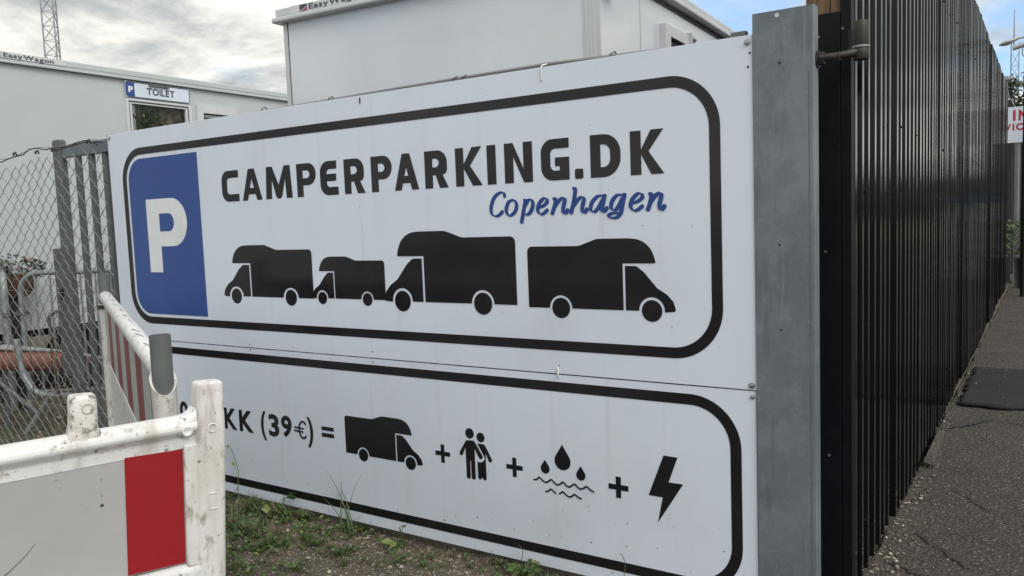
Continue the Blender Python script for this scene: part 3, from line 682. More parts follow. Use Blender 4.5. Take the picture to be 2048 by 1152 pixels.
# ------------------------------------------------------------------ white site wagons
def wagon(rt_, x0, x1, dep, zb, zt, wall, holes=(), lip=True):
    """box on a chassis in local axes: front in the plane y=0, facing -y. holes: openings in the front wall"""
    xs = [x0] + [v for h in sorted(holes) for v in (h[0], h[1])] + [x1]
    mb = MB()
    for i in range(0, len(xs), 2): mb.box(xs[i], xs[i + 1], 0, .05, zb, zt)
    for h in holes: mb.box(h[0], h[1], 0, .05, zb, h[2]); mb.box(h[0], h[1], 0, .05, h[3], zt)
    mb.build('wall', wall, rt_)
    MB().box(x0, x1, .051, dep, zb, zt).build('body', wall, rt_) if not holes else None
    if holes:
        MB().box(x0, x1, .40, dep, zb, zt).box(x0, x0 + .05, .051, .399, zb, zt).box(x1 - .05, x1, .051, .399, zb, zt).box(x0 + .051, x1 - .051, .051, .399, zb, zb + .05).box(x0 + .051, x1 - .051, .051, .399, zt - .05, zt).build('body', wall, rt_)
    MB().box(x0 - .045, x1 + .045, -.045, dep + .045, zt + .036, zt + .10).build('roof', 'trim' if lip else wall, rt_, bevel=.010)
    mb = MB()
    if lip: mb.box(x0 - .07, x1 + .07, -.07, dep + .07, zt - .008, zt + .0355)
    else: mb.box(x0 - .01, x1 + .01, -.045, dep + .01, zt + .004, zt + .0355)
    mb.build('roof_gutter', 'trim' if lip else wall, rt_, bevel=.016 if lip else .002, seg=3)
    MB().box(x0 + .12, x1 - .12, .12, dep - .12, zb - .22, zb - .002).build('chassis', 'chassis', rt_)
    MB().box(x0 + .01, x1 - .01, .012, .1, zb - .10, zb - .003).build('sill', 'trim', rt_)
def wheels(rt_, pts, axis):
    for x, y in pts:
        w_ = MB().lathe((x, y, .33), [(.20, -.09), (.31, -.09), (.33, -.05), (.33, .05), (.31, .09), (.20, .09)], 24, axis).build('wheel', 'gasket', rt_, smooth=True)
        MB().lathe((x, y, .33), [(.19, -.086), (.19, .086)], 20, axis).build('rim', 'galv_dark', w_)
def window(rt_, x0, x1, z0, z1, fw_, y0=0.0, prot=.022, ledge=True):
    f = MB()
    f.box(x0, x0 + fw_, y0 - prot, y0 + .02, z0, z1); f.box(x1 - fw_, x1, y0 - prot, y0 + .02, z0, z1)
    f.box(x0 + fw_, x1 - fw_, y0 - prot, y0 + .02, z1 - fw_, z1); f.box(x0 + fw_, x1 - fw_, y0 - prot, y0 + .02, z0, z0 + fw_)
    o = f.build('window', 'frame_white', rt_)
    gk = MB(); a = .004
    X0, X1, Z0, Z1 = x0 + fw_ + .001, x1 - fw_ - .001, z0 + fw_ + .001, z1 - fw_ - .001
    gk.box(X0, X0 + .008, y0 - prot - .003, y0 - .001, Z0, Z1); gk.box(X1 - .008, X1, y0 - prot - .003, y0 - .001, Z0, Z1); gk.box(X0 + .008, X1 - .008, y0 - prot - .003, y0 - .001, Z1 - .008, Z1); gk.box(X0 + .008, X1 - .008, y0 - prot - .003, y0 - .001, Z0, Z0 + .008)
    gk.build('gasket', 'gasket', o)
    MB().box(X0 + .009, X1 - .009, y0 - .006, y0 - .002, Z0 + .009, Z1 - .009).build('pane', 'glass', o)
    return o
# the one behind the boards
mw = root('site_wagon', 'white site wagon directly behind the upper board, its short end towards the board', 'wagon', (-4.146, 1.61, 0), R(3.6))
W2 = 2.626
wagon(mw, -.05, W2, 7.0, .80, 3.19, 'wagon')
for a, b in ((-.053, -.012), (2.535, 2.629)): MB().box(a, b, -.006, -.0005, .80, 3.181).build('corner_trim', 'trim', mw)
MB().box(-.0115, -.006, -.003, -.0005, .80, 3.181).build('seam', 'gasket', mw)
for x in (2.548, 2.575, 2.60): MB().box(x, x + .004, -.0085, -.0062, .80, 3.181).build('trim_ridge', 'trim', mw)
MB().box(W2 + .0005, W2 + .006, .0, .045, .80, 3.181).build('corner_trim', 'trim', mw)
MB().box(W2 + .0004, W2 + .0035, .760, .766, .80, 3.13).build('seam', 'trim', mw)
MB().box(W2 + .001, W2 + .006, .1, 6.9, 3.150, 3.166).build('gutter_shadow_strip', 'galv_dark', mw)  # dark strip standing in for the shade under the gutter
# long side: window, vent, lamp
def side(vs_, x): return [(x + b, a, c) for a, b, c in vs_]
sw = MB()
for a, b, c, d_ in ((1.164, 1.285, 2.1, 3.0), (1.63, 1.69, 2.1, 3.0), (1.285, 1.63, 2.92, 3.0), (1.285, 1.63, 2.1, 2.2)): sw.box(W2 + .0005, W2 + .05, a, b, c, d_)
o = sw.build('window', 'frame_white', mw)
MB().box(W2 + .012, W2 + .02, 1.287, 1.628, 2.202, 2.918).build('pane', 'gasket', o)
MB().box(W2 + .021, W2 + .026, 1.287, 1.628, 2.35, 2.80).build('pane', 'glass', o)
v = MB().box(W2 + .0005, W2 + .012, 1.835, 2.015, 2.80, 3.05).build('vent', 'frame_white', mw, bevel=.004)
for k in range(7): MB().box(W2 + .013, W2 + .034, 1.865, 1.99, 2.83 + k * .028, 2.845 + k * .028).build('slat', 'galv_dark', v)
MB().box(W2 + .013, W2 + .04, 1.838, 1.858, 2.803, 3.045).build('vent_edge', 'trim', v)
MB().loft([[(W2 + .001, .04, 2.985), (W2 + .001, .20, 2.985), (W2 + .001, .20, 3.10), (W2 + .001, .04, 3.10)], [(W2 + .09, .06, 3.03), (W2 + .09, .19, 3.03), (W2 + .09, .19, 3.09), (W2 + .09, .06, 3.09)]]).build('outside_lamp', 'lamp', mw, bevel=.008)
# maker's plate on the roof edge
def plate(rt_, x0, x1, z0, z1, y, mark, txt, t0, t1, tz0, tz1):
    p = MB().box(x0, x1, y - .004, y, z0, z1).build('maker_plate', 'frame_white', rt_)
    m0, m1 = mark
    MB().add([(m0, y - .0052, tz0 - .004), (m1, y - .0052, tz0 - .004), (m1, y - .0052, tz1 + .002), (m0, y - .0052, tz1 + .002)], [(0, 1, 2, 3)]).build('emblem', 'logo_grey', p, fixn=False)
    k = [(m0, tz0 - .004), (m1, tz0 - .004)] + [(m1 - (m1 - m0) * u / 6, tz0 + (tz1 - tz0) * .62 * (1 - u / 6) ** 2) for u in range(7)]
    _f('emblem_wedge', [k], 'logo_red', p, y - .0060)
    kk = [(m1 - (m1 - m0) * u / 6, tz0 + .002 + (tz1 - tz0) * .62 * (1 - u / 6) ** 2) for u in range(7)]
    strip('emblem_line', [kk[::2]], 'frame_white', p, y - .0066, (0, 0, 0), lambda u, d_: .004)
    word(txt, t0, t1, tz0, tz1, 'logo_grey', p, y - .0055, bold=.03, gap=.05)
plate(mw, .075, 1.05, 3.2305, 3.288, -.0455, (.172, .250), 'EasyWagon', .268, .80, 3.2385, 3.282)
wheels(mw, [(.1, 2.2), (W2 - .1, 2.2), (.1, 5.2), (W2 - .1, 5.2)], 'x')
MB().box(1.2, 1.35, -.55, .2, .56, .66).build('drawbar', 'chassis', mw)
MB().box(1.22, 1.33, -.5, -.4, .0, .6).build('jockey_leg', 'galv_dark', mw)
for x in (-.0, 2.5): MB().box(x, x + .07, 6.7, 6.8, .0, .6).build('jockey_leg', 'galv_dark', mw)

# the toilet wagon on the left
lw = root('site_wagon', 'long white wagon with a toilet plate above its window', 'wagon', (-7.245, 1.49, 0), R(93))
GX0, GX1, GZ0, GZ1 = .70, 1.405, 1.30, 2.962
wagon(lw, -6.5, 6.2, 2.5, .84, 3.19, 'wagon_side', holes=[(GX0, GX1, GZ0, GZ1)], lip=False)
MB().box(-6.5, 6.2, -.012, -.0005, .70, .838).build('skirt', 'trim', lw)
plate(lw, -.80, .003, 3.232, 3.288, -.0455, (-.70, -.615), 'EasyWagon', -.590, -.118, 3.24, 3.280)
# door leaf with its window
dr = MB()
for a, b, c, d_ in ((.640, .676, .86, 3.002), (1.425, 1.462, .86, 3.002), (.676, 1.425, 2.978, 3.002)): dr.box(a, b, -.018, -.0005, c, d_)
do = dr.build('door', 'frame_white', lw)
MB().box(.679, .685, -.016, -.0005, .86, 2.972).build('gasket', 'gasket', do)
MB().box(1.416, 1.422, -.016, -.0005, .86, 2.972).build('gasket', 'gasket', do)
MB().box(.685, 1.416, -.016, -.0005, 2.966, 2.972).build('gasket', 'gasket', do)
wf = MB()
for a, b, c, d_ in ((.686, .713, .87, 2.965), (1.390, 1.415, .87, 2.965), (.713, 1.390, 2.950, 2.965), (.713, 1.390, 1.30, 1.34)): wf.box(a, b, -.012, .03, c, d_)
wf.build('window_frame', 'frame_white', do)
MB().box(.7135, 1.3895, .012, .016, 1.341, 2.9495).build('pane', 'glass', do)
# panel and strips set behind the pane to imitate its reflection
MB().box(.705, 1.40, .085, .095, 1.31, 2.955).build('reflection_panel', 'inside', do)
MB().box(.712, .772, .022, .03, 1.31, 2.945).build('reflection_strip', 'frame_white', do)
MB().box(.775, .792, .022, .04, 1.31, 2.945).build('reflection_upright', 'bark', do)
MB().box(.806, .818, .022, .035, 1.31, 2.945).build('reflection_upright', 'leaf2', do)
MB().tube([(.715, .0195, 2.855), (.775, .0205, 2.80)], .008, 6).build('reflection_diagonal', 'chassis', do)
window(lw, 1.535, 2.112, 2.28, 3.017, .088, prot=.022)
MB().box(1.63, 2.02, .001, .004, 2.36, 2.90).build('blind', 'inside', lw) if False else None
MB().box(1.634, 2.013, -.0018, -.0006, 2.38, 2.918).build('blind', 'chassis', lw)
for k in range(9): MB().box(1.634, 2.013, -.0058, -.0045, 2.40 + k * .06, 2.435 + k * .06).build('blind_slat', 'trim', lw)
for x in (-5, -2.6, 1.0, 4.8): MB().box(x, x + .09, .15, .24, 0, .62).build('jockey_leg', 'galv_dark', lw)
wheels(lw, [(-.9, .3), (.1, .3), (-.9, 2.2), (.1, 2.2)], 'y')
# leaves added behind the pane, standing in for greenery reflected in it
def leaf(mb, c, dirv_, L0, w, rg, mi=0, curl=.25):
    d_ = Vector(dirv_).normalized(); s_ = d_.cross(Vector((rg.uniform(-1, 1), rg.uniform(-1, 1), rg.uniform(.2, 1)))).normalized(); n_ = s_.cross(d_)
    c = Vector(c)
    mb.add([c, c + d_ * L0 * .5 + s_ * w / 2 + n_ * curl * w * .4, c + d_ * L0 - n_ * curl * L0 * .25, c + d_ * L0 * .5 - s_ * w / 2 + n_ * curl * w * .4, c + d_ * L0 * .5], [(0, 4, 1), (4, 2, 1), (0, 3, 4), (4, 3, 2)], mi)
rg = random.Random(3)
iv = root('reflection_leaves', 'green leaves added behind the toilet wagon pane in place of reflected greenery', 'plant', (0, 0, 0))
iv.parent = None
mb = MB()
for k in range(420):
    x = .835 + abs(rg.gauss(0, .16)); 
    if x > 1.3: continue
    leaf(mb, (x, rg.uniform(.022, .06), rg.uniform(2.25, 2.93)), (rg.uniform(-1, 1), rg.uniform(-.6, .3), rg.uniform(-1.2, .2)), rg.uniform(.03, .06), rg.uniform(.022, .035), rg, rg.choice((0, 0, 1)))
ivo = mb.build('foliage', ['leaf', 'leaf2'], iv, fixn=False)
mb = MB()
for k in range(6): mb.tube([(.84 + k * .05, .07, 2.94), (.85 + k * .05, .06, 2.6), (.83 + k * .06, .065, 2.2)], .003, 5)
mb.build('stem', 'bark', iv)
iv.location = lw.location; iv.rotation_euler = lw.rotation_euler

# toilet plate
ts = root('toilet_sign', 'small white plate with blue parking field fixed above the wagon window', 'sign', lw.location, R(93))
MB().box(.644, 1.446, -.023, -.0195, 3.012, 3.178).build('panel', 'panel', ts, bevel=.001)
_f('border', ring(.646, 1.444, 3.014, 3.176, .009, .03), 'logo_grey', ts, -.0242)
_f('parking_field', [rpoly([(.652, 3.021, .024), (.751, 3.021), (.751, 3.17), (.652, 3.17, .024)])], 'blue', ts, -.0246)
glyph('P', .678, .732, 3.062, 3.128, 'white_print', ts, -.0256, bold=.045, name='parking_letter')
word('TOILET', .898, 1.246, 3.058, 3.131, 'logo_grey', ts, -.0246, bold=.035, gap=.08)
MB().box(.925, 1.165, -.045, -.0245, 3.152, 3.176).box(.925, .96, -.052, -.0452, 3.148, 3.18).box(1.13, 1.165, -.052, -.0452, 3.148, 3.18).build('clamp', 'galv_dark', ts)

# ------------------------------------------------------------------ lattice masts
def mast(label, loc, z1, w, seg, r, rz, platform=None):
    m_ = root('lattice_mast', label, 'mast', loc, rz)
    L3 = [Vector((w * .58 * math.cos(a), w * .58 * math.sin(a), 0)) for a in (R(90), R(210), R(330))]
    for p in L3: MB().tube([p, p + Vector((0, 0, z1))], r, 6).build('leg', 'mast', m_)
    for s_ in range(3):
        a, b = L3[s_], L3[(s_ + 1) % 3]; mb = MB(); k = int(z1 / seg)
        for i in range(k):
            z = i * seg; p, q = (a, b) if i % 2 else (b, a)
            mb.tube([p + Vector((0, 0, z)), q + Vector((0, 0, z + seg))], r * .5, 4); mb.tube([a + Vector((0, 0, z)), b + Vector((0, 0, z))], r * .4, 4)
        mb.build('bracing', 'mast', m_)
    if platform:
        MB().lathe((0, 0, platform), [(w * 1.1, 0), (w * 1.1, .25)], 10).build('platform', 'mast', m_)
        for k in range(5):
            a = k * 1.257; MB().box(1.3 * math.cos(a) - .16, 1.3 * math.cos(a) + .16, 1.3 * math.sin(a) - .16, 1.3 * math.sin(a) + .16, platform - .6, platform + .7).build('antenna', 'mast', m_)
            MB().tube([(0, 0, platform), (1.3 * math.cos(a), 1.3 * math.sin(a), platform)], .05, 5).build('arm', 'mast', m_)
        MB().tube([(0, 0, z1 - .5), (0, 0, z1 + 3.2)], [.09, .03], 6).build('aerial', 'mast', m_)
mast('slim lattice mast rising behind the wagon on the left', (-60.7, 30.1, 0), 26.0, 1.02, 1.05, .055, R(20))
mast('distant lattice mast with antennas beyond the end of the black fence', (-2.75, 92.5, 0), 16.6, .75, 1.2, .045, R(35), 12.6)

# ------------------------------------------------------------------ wire mesh fence left of the boards
KO = (-5.2, -.02, 0)
cl = root('chain_link_fence', 'zinc chain link mesh with a black cord along its sagging top, left of the boards', 'fence', KO)
DI = .113; ZTOP = 2.16; wires = {}
def wire_mesh(odd):
    pts = []; k = 0; z = .02 + (DI / 2 if odd else 0) * 0
    n_ = int((ZTOP - .03) / (DI / 2))
    for k in range(n_ + 1):
        sd = 1 if (k + odd) % 2 else -1
        pts.append((sd * (DI / 4 + .0018), sd * .0042, .02 + k * DI / 2))
    fine_ = []
    for a, b in zip(pts, pts[1:]):
        fine_ += [a, tuple(Vector(a).lerp(Vector(b), .08)), tuple(Vector(a).lerp(Vector(b), .92))]
    fine_.append(pts[-1])
    return MB().tube(fine_, .0025, 5)
wm = [None, None]; NWIRE = 46
for i in range(NWIRE):
    x = -4.105 - i * DI / 2 - .02; par = i % 2
    if wm[par] is None: o = wm[par] = wire_mesh(par).build('mesh_wire', 'mesh', cl, smooth=True, fixn=False)
    else: o = wm[par].copy(); COL.objects.link(o)
    sag = .012 * math.sin(i * .55) + .02 * math.sin(i * .17) + (.02 if i < 4 else 0)
    o.location = (x - KO[0], -.02 - KO[1] + rnd.uniform(-.002, .002) - .012 * math.sin(i * .3), 0); o.scale = (1, 1, 1 + sag / 2.2 - .004)
    o.rotation_euler = (rnd.uniform(-.004, .004), rnd.uniform(-.003, .003), 0)
pts = [(-4.08 - i * .1, -.028 - .008 * math.sin(i * 1.7), 2.165 + .014 * math.sin(i * .9) + .02 * math.sin(i * .31) - .012 * (i % 3 == 1)) for i in range(27)]
MB().tube(pts, .0042, 6).build('top_cord', 'rope', cl, off=KO, smooth=True)
MB().tube([(-4.6, -.045, 2.15), (-4.4, -.05, 2.165), (-4.2, -.05, 2.178), (-4.12, -.04, 2.15)], .004, 6).build('top_cord', 'rope', cl, off=KO, smooth=True)
MB().tube([(-4.08 - i * .1, -.012, 2.172 + .012 * math.sin(i * .9) + .018 * math.sin(i * .31)) for i in range(27)], .0024, 5).build('top_wire', 'mesh', cl, off=KO, smooth=True)
for x, z in ((-5.17, 2.17), (-4.87, 2.16), (-4.66, 2.16), (-4.23, 2.18), (-5.42, 2.18)):
    MB().tube([(x - .02, -.034, z - .008), (x, -.042, z + .004), (x + .012, -.034, z + .010), (x + .016, -.03, z - .012)], .0065, 6).build('knot', 'rope', cl, off=KO, smooth=True)
MB().tube([(-6.72, .0, 0), (-6.72, .0, 2.25)], .024, 12).build('end_post', 'galv', cl, off=KO, smooth=True)
for z in (.4, 1.2): MB().tube([(-4.08, -.018, z), (-6.72, -.018, z + .01)], .0018, 5).build('line_wire', 'mesh', cl, off=KO)

# ------------------------------------------------------------------ crowd barriers behind the mesh
def arc(c, r, a0, a1, u, n=8): return [(c[0] + u[0] * r * math.cos(R(a0 + (a1 - a0) * k / n)), c[1] + u[1] * r * math.cos(R(a0 + (a1 - a0) * k / n)), c[2] + r * math.sin(R(a0 + (a1 - a0) * k / n))) for k in range(n + 1)]
def crowd_barrier(label, loc, rz, Lg, Ht, tr_, foot_x):
    b_ = root('crowd_barrier', label, 'barrier', loc, rz, 'tubular crowd barriers behind the wire mesh')
    u = (1, 0); r = .16
    fr_ = [(0, 0, .10)] + arc((r, 0, Ht - r), r, 180, 90, u) + arc((Lg - r, 0, Ht - r), r, 90, 0, u) + [(Lg, 0, .10)]
    MB().tube(fr_, tr_, 10).build('frame', 'tube', b_, smooth=True)
    MB().tube([(.0, 0, .25), (Lg, 0, .25)], tr_ * .8, 8).build('lower_rail', 'tube', b_, smooth=True)
    nb = int(Lg / .125); bar_ = None
    for i in range(1, nb):
        if bar_ is None: bar_ = o = MB().tube([(0, 0, .25 + tr_), (0, 0, Ht - tr_)], .011, 6).build('bar', 'tube', b_, smooth=True)
        else: o = bar_.copy(); COL.objects.link(o)
        o.location = (i * Lg / nb, 0, 0)
    for fx in foot_x:
        MB().tube([(fx, 0, .25), (fx, -.02, .16), (fx, -.10, .09), (fx, -.34, .035)], tr_ * .95, 8).tube([(fx, 0, .25), (fx, .02, .16), (fx, .10, .09), (fx, .34, .035)], tr_ * .95, 8).build('foot', 'tube', b_, smooth=True)
    MB().box(-.05, .05, -.03, .03, Ht * .72, Ht * .72 + .03).build('hook', 'galv_dark', b_)
    return b_
crowd_barrier('galvanised crowd barrier with its level top tube running behind the gate bars', (-6.43, .52, .01), R(33), 2.2, 1.27, .023, (1.95,))
crowd_barrier('galvanised crowd barrier at the picture edge, its rounded corner left of the other barrier', (-6.50, .42, .01), R(158), 2.2, 1.27, .030, (1.95,))

# loose foot of another barrier lying in front
LO = (-5.85, .28, .0)
lf = root('barrier_foot', 'bent galvanised barrier foot with a slanting brace, standing on bare earth behind the mesh', 'barrier foot', LO)
MB().tube(catmull([(-6.0, .25, .78), (-5.957, .256, .532), (-5.905, .278, .41), (-5.854, .305, .348), (-5.771, .358, .323), (-5.604, .468, .309)], 4), .027, 10).build('bent_tube', 'tube', lf, off=LO, smooth=True)
MB().tube([(-5.771, .358, .315), (-5.850, .290, .16), (-5.927, .222, .012)], .024, 10).build('brace_tube', 'tube', lf, off=LO, smooth=True)
MB().tube([(-6.115, .140, .445), (-5.98, .21, .32), (-5.852, .29, .185)], .018, 8).build('brace_tube', 'galv_dark', lf, off=LO, smooth=True)

# terracotta pipe with cables on it
op = root('drain_pipe', 'terracotta coloured drain pipe lying across behind the wire mesh', 'pipe', (-6.1, .3, .0))
PA, PB = Vector((-7.6, -.62, .655)), Vector((-5.62, .545, .575))
pd = (PB - PA).normalized()
MB().tube([PA, PB], .083, 20).build('pipe', 'orange', op, off=(-6.1, .3, 0), smooth=True)
for k in (.25, .60, .95): q = PA + (PB - PA) * k; MB().tube([q, q + pd * .012], .0855, 20).build('joint', 'chassis', op, off=(-6.1, .3, 0), smooth=True)
for k in (.15, .72): q = PA + (PB - PA) * k; MB().tube([(q.x, q.y, q.z - .08), (q.x, q.y, .0)], .02, 8).build('support', 'galv_dark', op, off=(-6.1, .3, 0), smooth=True)
cb = root('cable_bundle', 'pale grey cables laid along the top of the terracotta pipe', 'cables', (-6.1, .3, .70))
for k in range(3):
    o_ = (k - 1) * .026
    MB().tube([(PA.x, PA.y + o_, PA.z + .092), (-6.6, -.03 + o_, .715), (-6.15, .23 + o_, .70 + .006 * k), (-5.7, .49 + o_, .665 - .008 * k), (-5.45, .62 + o_, .61 - .012 * k), (-5.1, .75 + o_, .55)], .0125, 8).build('cable', 'cable', cb, off=(-6.1, .3, .70), smooth=True)

# hanging basket
hb = root('flower_basket', 'brown wicker basket of dark foliage with pale pink flowers behind the mesh', 'plant', (-6.95, .72, 1.05))
rg = random.Random(11); BO = (-6.95, .72, 1.05)
MB().lathe(BO, [(.10, 0), (.15, .06), (.185, .16), (.19, .2), (.175, .2), (.16, .15)], 18).build('basket', 'wicker', hb, off=BO, smooth=True)
MB().box(-7.0, -6.9, .67, .77, -.0, 1.049).build('stand', 'chassis', hb, off=BO)
mb = MB()
for k in range(420):
    a, rr, z = rg.uniform(0, 6.283), .25 * math.sqrt(rg.random()), rg.uniform(1.2, 1.40)
    z = 1.22 + (z - 1.2) * (1.2 - rr * 2.4)
    leaf(mb, (BO[0] + rr * math.cos(a), BO[1] + rr * math.sin(a), z), (math.cos(a), math.sin(a), rg.uniform(-.5, .9)), rg.uniform(.03, .06), rg.uniform(.018, .03), rg)
mb.build('foliage', 'dark_leaf', hb, off=BO, fixn=False)
for k in range(14):
    a, rr = rg.uniform(0, 6.283), rg.uniform(.08, .27); c = (BO[0] + rr * math.cos(a), BO[1] + rr * math.sin(a), 1.33 + rg.uniform(-.04, .06)); mb = MB()
    for j in range(6): leaf(mb, c, (rg.uniform(-1, 1), rg.uniform(-1, 1), rg.uniform(0, 1)), .022, .02, rg)
    mb.build('flower', 'pink', hb, off=BO, fixn=False)

# ------------------------------------------------------------------ red and white road barriers
# near one, in local axes: x along the board (0 = inner end of its right post), front facing -y
nb_ = root('road_barrier', 'near white plastic road barrier with a solid red panel and grimy pegs on top', 'barrier', (-.563, -1.955, 0), R(78.1))
def rr_box(x0, x1, yc, zc, hy, hz, r, n=4):
    return [rpoly([(yc - hy, zc - hz, r), (yc + hy, zc - hz, r), (yc + hy, zc + hz, r), (yc - hy, zc + hz, r)], n), x0, x1]
def bar_x(mb, x0, x1, prof, ends=.006, sh=.0):
    secs = []
    cy_ = sum(p[0] for p in prof) / len(prof); cz_ = sum(p[1] for p in prof) / len(prof)
    for x, s_ in ((x0, .86), (x0 + ends, 1), (x1 - ends, 1), (x1, .86)): secs.append([(x, cy_ + (p[0] - cy_) * s_, cz_ + (p[1] - cz_) * s_ + sh * (x + .04)) for p in prof])
    mb.loft(secs)
railp = rpoly([(-.0168, 1.163), (.030, 1.163, .008), (.032, 1.2285, .026), (-.031, 1.2285, .024), (-.0315, 1.202, .014), (-.0185, 1.186, .014)], 6)
mb = MB(); bar_x(mb, -1.60, -.018, railp, .003, .045); mb.build('top_rail', 'barrier', nb_, smooth=True)
botp = rpoly([(-.030, .872, .018), (.030, .872, .018), (.030, .922, .018), (-.030, .922, .018)], 5)
mb = MB(); bar_x(mb, -1.60, -.014, botp, .006, .03); mb.build('bottom_rail', 'barrier', nb_, smooth=True)
MB().box(-1.6, -.018, -.0155, .014, .923, 1.1605).build('board', 'reflect_white', nb_, bevel=.002)
MB().box(-.1577, -.0476, -.0176, -.0160, .9255, 1.1615).build('red_panel', 'reflect_red', nb_, bevel=.0008)
MB().box(-.0470, -.0175, -.0262, -.0160, .915, 1.172).build('panel_frame', 'barrier_post', nb_, bevel=.005)
MB().box(-.86, -.62, -.0176, -.0160, .9255, 1.1615).build('red_panel', 'reflect_red', nb_, bevel=.0008)
MB().box(-1.34, -1.10, -.0176, -.0160, .9255, 1.1615).build('red_panel', 'reflect_red', nb_, bevel=.0008)
def peg(x, z0, z1, wx, wy, m_='barrier_dirty', name='peg'):
    mb = MB(); secs = []
    for z, k in ((z0 - .022, 1.62), (z0 - .008, 1.40), (z0 + .001, 1.18), (z0 + .008, 1.05), (z0 + .016, 1.0), (z1 - .009, .98), (z1 - .003, .94), (z1, .82)):
        ky = min(k, 1.0); rr = .012
        secs.append([(x + p[0], p[1], z) for p in rpoly([(-wx * k, -wy * ky, rr), (wx * k, -wy * ky, rr), (wx * k, wy * ky, rr), (-wx * k, wy * ky, rr)], 4)])
    mb.loft(secs); return mb.build(name, m_, nb_, smooth=True)
peg(-.2260, 1.2195, 1.2925, .0238, .0265)
peg(-.75, 1.196, 1.27, .0238, .0265)
for xc, top in ((.0085, 1.294), (-1.63, 1.294)):
    mb = MB(); secs = []
    for z, k, e in ((0.04, .9, 0), (.06, 1, 0), (1.155, 1, 0), (1.20, 1.0, .0), (1.228, .97, 0), (1.236, .94, 0), (top - .010, .92, 0), (top - .003, .88, 0), (top, .76, 0)):
        secs.append([(xc + (z - 1.2) * .02 + p[0], p[1], z) for p in rpoly([(-.0302 * k, -.0305 * k, .013), (.0302 * k, -.0305 * k, .013), (.0302 * k, .0305 * k, .013), (-.0302 * k, .0305 * k, .013)], 4)])
    mb.loft(secs); mb.build('end_post', 'barrier_post', nb_, smooth=True)
# moulded gusset where the rail runs into the post
mb = MB(); mb.loft([[(-.054 + a, p[0], p[1]) for p in rpoly([(-.0285, 1.205, .006), (.0285, 1.205, .006), (.0285, zt2, .012), (-.0285, zt2, .012)], 4)] for a, zt2 in ((0, 1.226), (.012, 1.2275), (.021, 1.2300), (.028, 1.2355), (.033, 1.2440))])
mb.build('gusset', 'barrier', nb_, smooth=True)
for x, z in ((-.041, 1.2), (.0095, 1.2), (-.2215, 1.268)):
    MB().lathe((x, -.0308 if x < 0 and x > -.1 else (-.0302 if x > -.1 else -.0255), z), [(.0105, .003), (.0105, -.0015), (.0085, -.0022), (.0075, .0005), (.004, .0012)], 18, 'y').build('dimple', 'barrier' if x > -.1 else 'stone', nb_, smooth=True)
mb = MB()
for a, b, c, d_ in ((-.0015, .0, 1.03, 1.064), (.0155, .017, 1.03, 1.064), (.0, .0155, 1.0625, 1.064), (.0, .0155, 1.03, 1.0315)): mb.box(a, b, -.0325, -.0305, c, d_)
mb.build('embossed_mark', 'barrier', nb_)
for z in (1.128, 1.096): MB().box(-.2005, -.1995, -.0162, -.0157, z - .004, z).build('nick', 'chassis', nb_)
MB().lathe((-.200, -.0156, 1.075), [(.0032, 0), (.0026, -.001)], 10, 'y').build('nick', 'chassis', nb_)
strip('scuff', [[(-.366, .977), (-.350, .990), (-.330, 1.008), (-.315, 1.026)]], 'pipe_grey', nb_, -.0162, (0, 0, 0), lambda u, d_: .0022 * (1 - .7 * u))
for x in (.0085, -1.63): MB().box(x - .09, x + .09, -.38, .38, .0, .09).build('foot', 'chassis', nb_, bevel=.015)
nb_.rotation_euler = (-.011, .046, 1.240)
nb_.location = (-.580, -1.978, -.010)

# far one, running away from the grey pipe towards the wire mesh
A_ = Vector((-1.240, -1.575, 0)); B_ = Vector((-3.32, -.53, 0)); ln = (B_ - A_).length
fb = root('road_barrier', 'striped red and white road barrier with grey pipes in its sockets, seen almost end on', 'barrier', A_, math.atan2(B_.y - A_.y, B_.x - A_.x))
def zt_(x): return 1.195 + .062 * x / ln       # it climbs a little along its length
mb = MB(); secs = []
for x in (.030, .05, ln * .5, ln - .01, ln):
    k = .9 if x in (.030, ln) else 1
    secs.append([(x, p[0] * k, zt_(x) + p[1] * k) for p in rpoly([(-.030, -.030, .026), (.030, -.030, .026), (.030, .030, .026), (-.030, .030, .026)], 6)])
mb.loft(secs); mb.build('top_rail', 'barrier', fb, smooth=True)
rg = random.Random(5)
for k in range(9):
    x = .25 + k * .22 + rg.uniform(-.05, .05)
    strip_ = MB().tube([(x, -.004, zt_(x) + .0305), (x + rg.uniform(.05, .12), .004 + rg.uniform(-.01, .01), zt_(x + .1) + .0302)], .0016, 4).build('scratch', 'galv_dark', fb)
nst = 10; sw_ = (ln - .08) / nst
for k in range(nst):
    x0 = .035 + k * sw_; x1 = x0 + sw_ - .0006
    zb0, zb1 = zt_(x0) - .335, zt_(x1) - .335
    mb = MB(); mb.add([(x0, -.012, zb0), (x1, -.012, zb1), (x1, .012, zb1), (x0, .012, zb0), (x0, -.012, zt_(x0) - .031), (x1, -.012, zt_(x1) - .031), (x1, .012, zt_(x1) - .031), (x0, .012, zt_(x0) - .031)], [(0, 3, 2, 1), (4, 5, 6, 7), (0, 1, 5, 4), (1, 2, 6, 5), (2, 3, 7, 6), (3, 0, 4, 7)])
    mb.build('stripe', 'old_red' if k % 2 == 0 else 'old_white', fb)
mb = MB(); mb.tube([(.035, -.002, zt_(0) - .352), (ln, -.002, zt_(ln) - .352)], .016, 10); mb.build('middle_rail', 'barrier', fb, smooth=True)
mb = MB(); mb.add([(.035, -.010, .18), (ln, -.010, .24), (ln, .010, .24), (.035, .010, .18), (.035, -.010, zt_(0) - .369), (ln, -.010, zt_(ln) - .369), (ln, .010, zt_(ln) - .369), (.035, .010, zt_(0) - .369)], [(0, 3, 2, 1), (4, 5, 6, 7), (0, 1, 5, 4), (1, 2, 6, 5), (2, 3, 7, 6), (3, 0, 4, 7)])
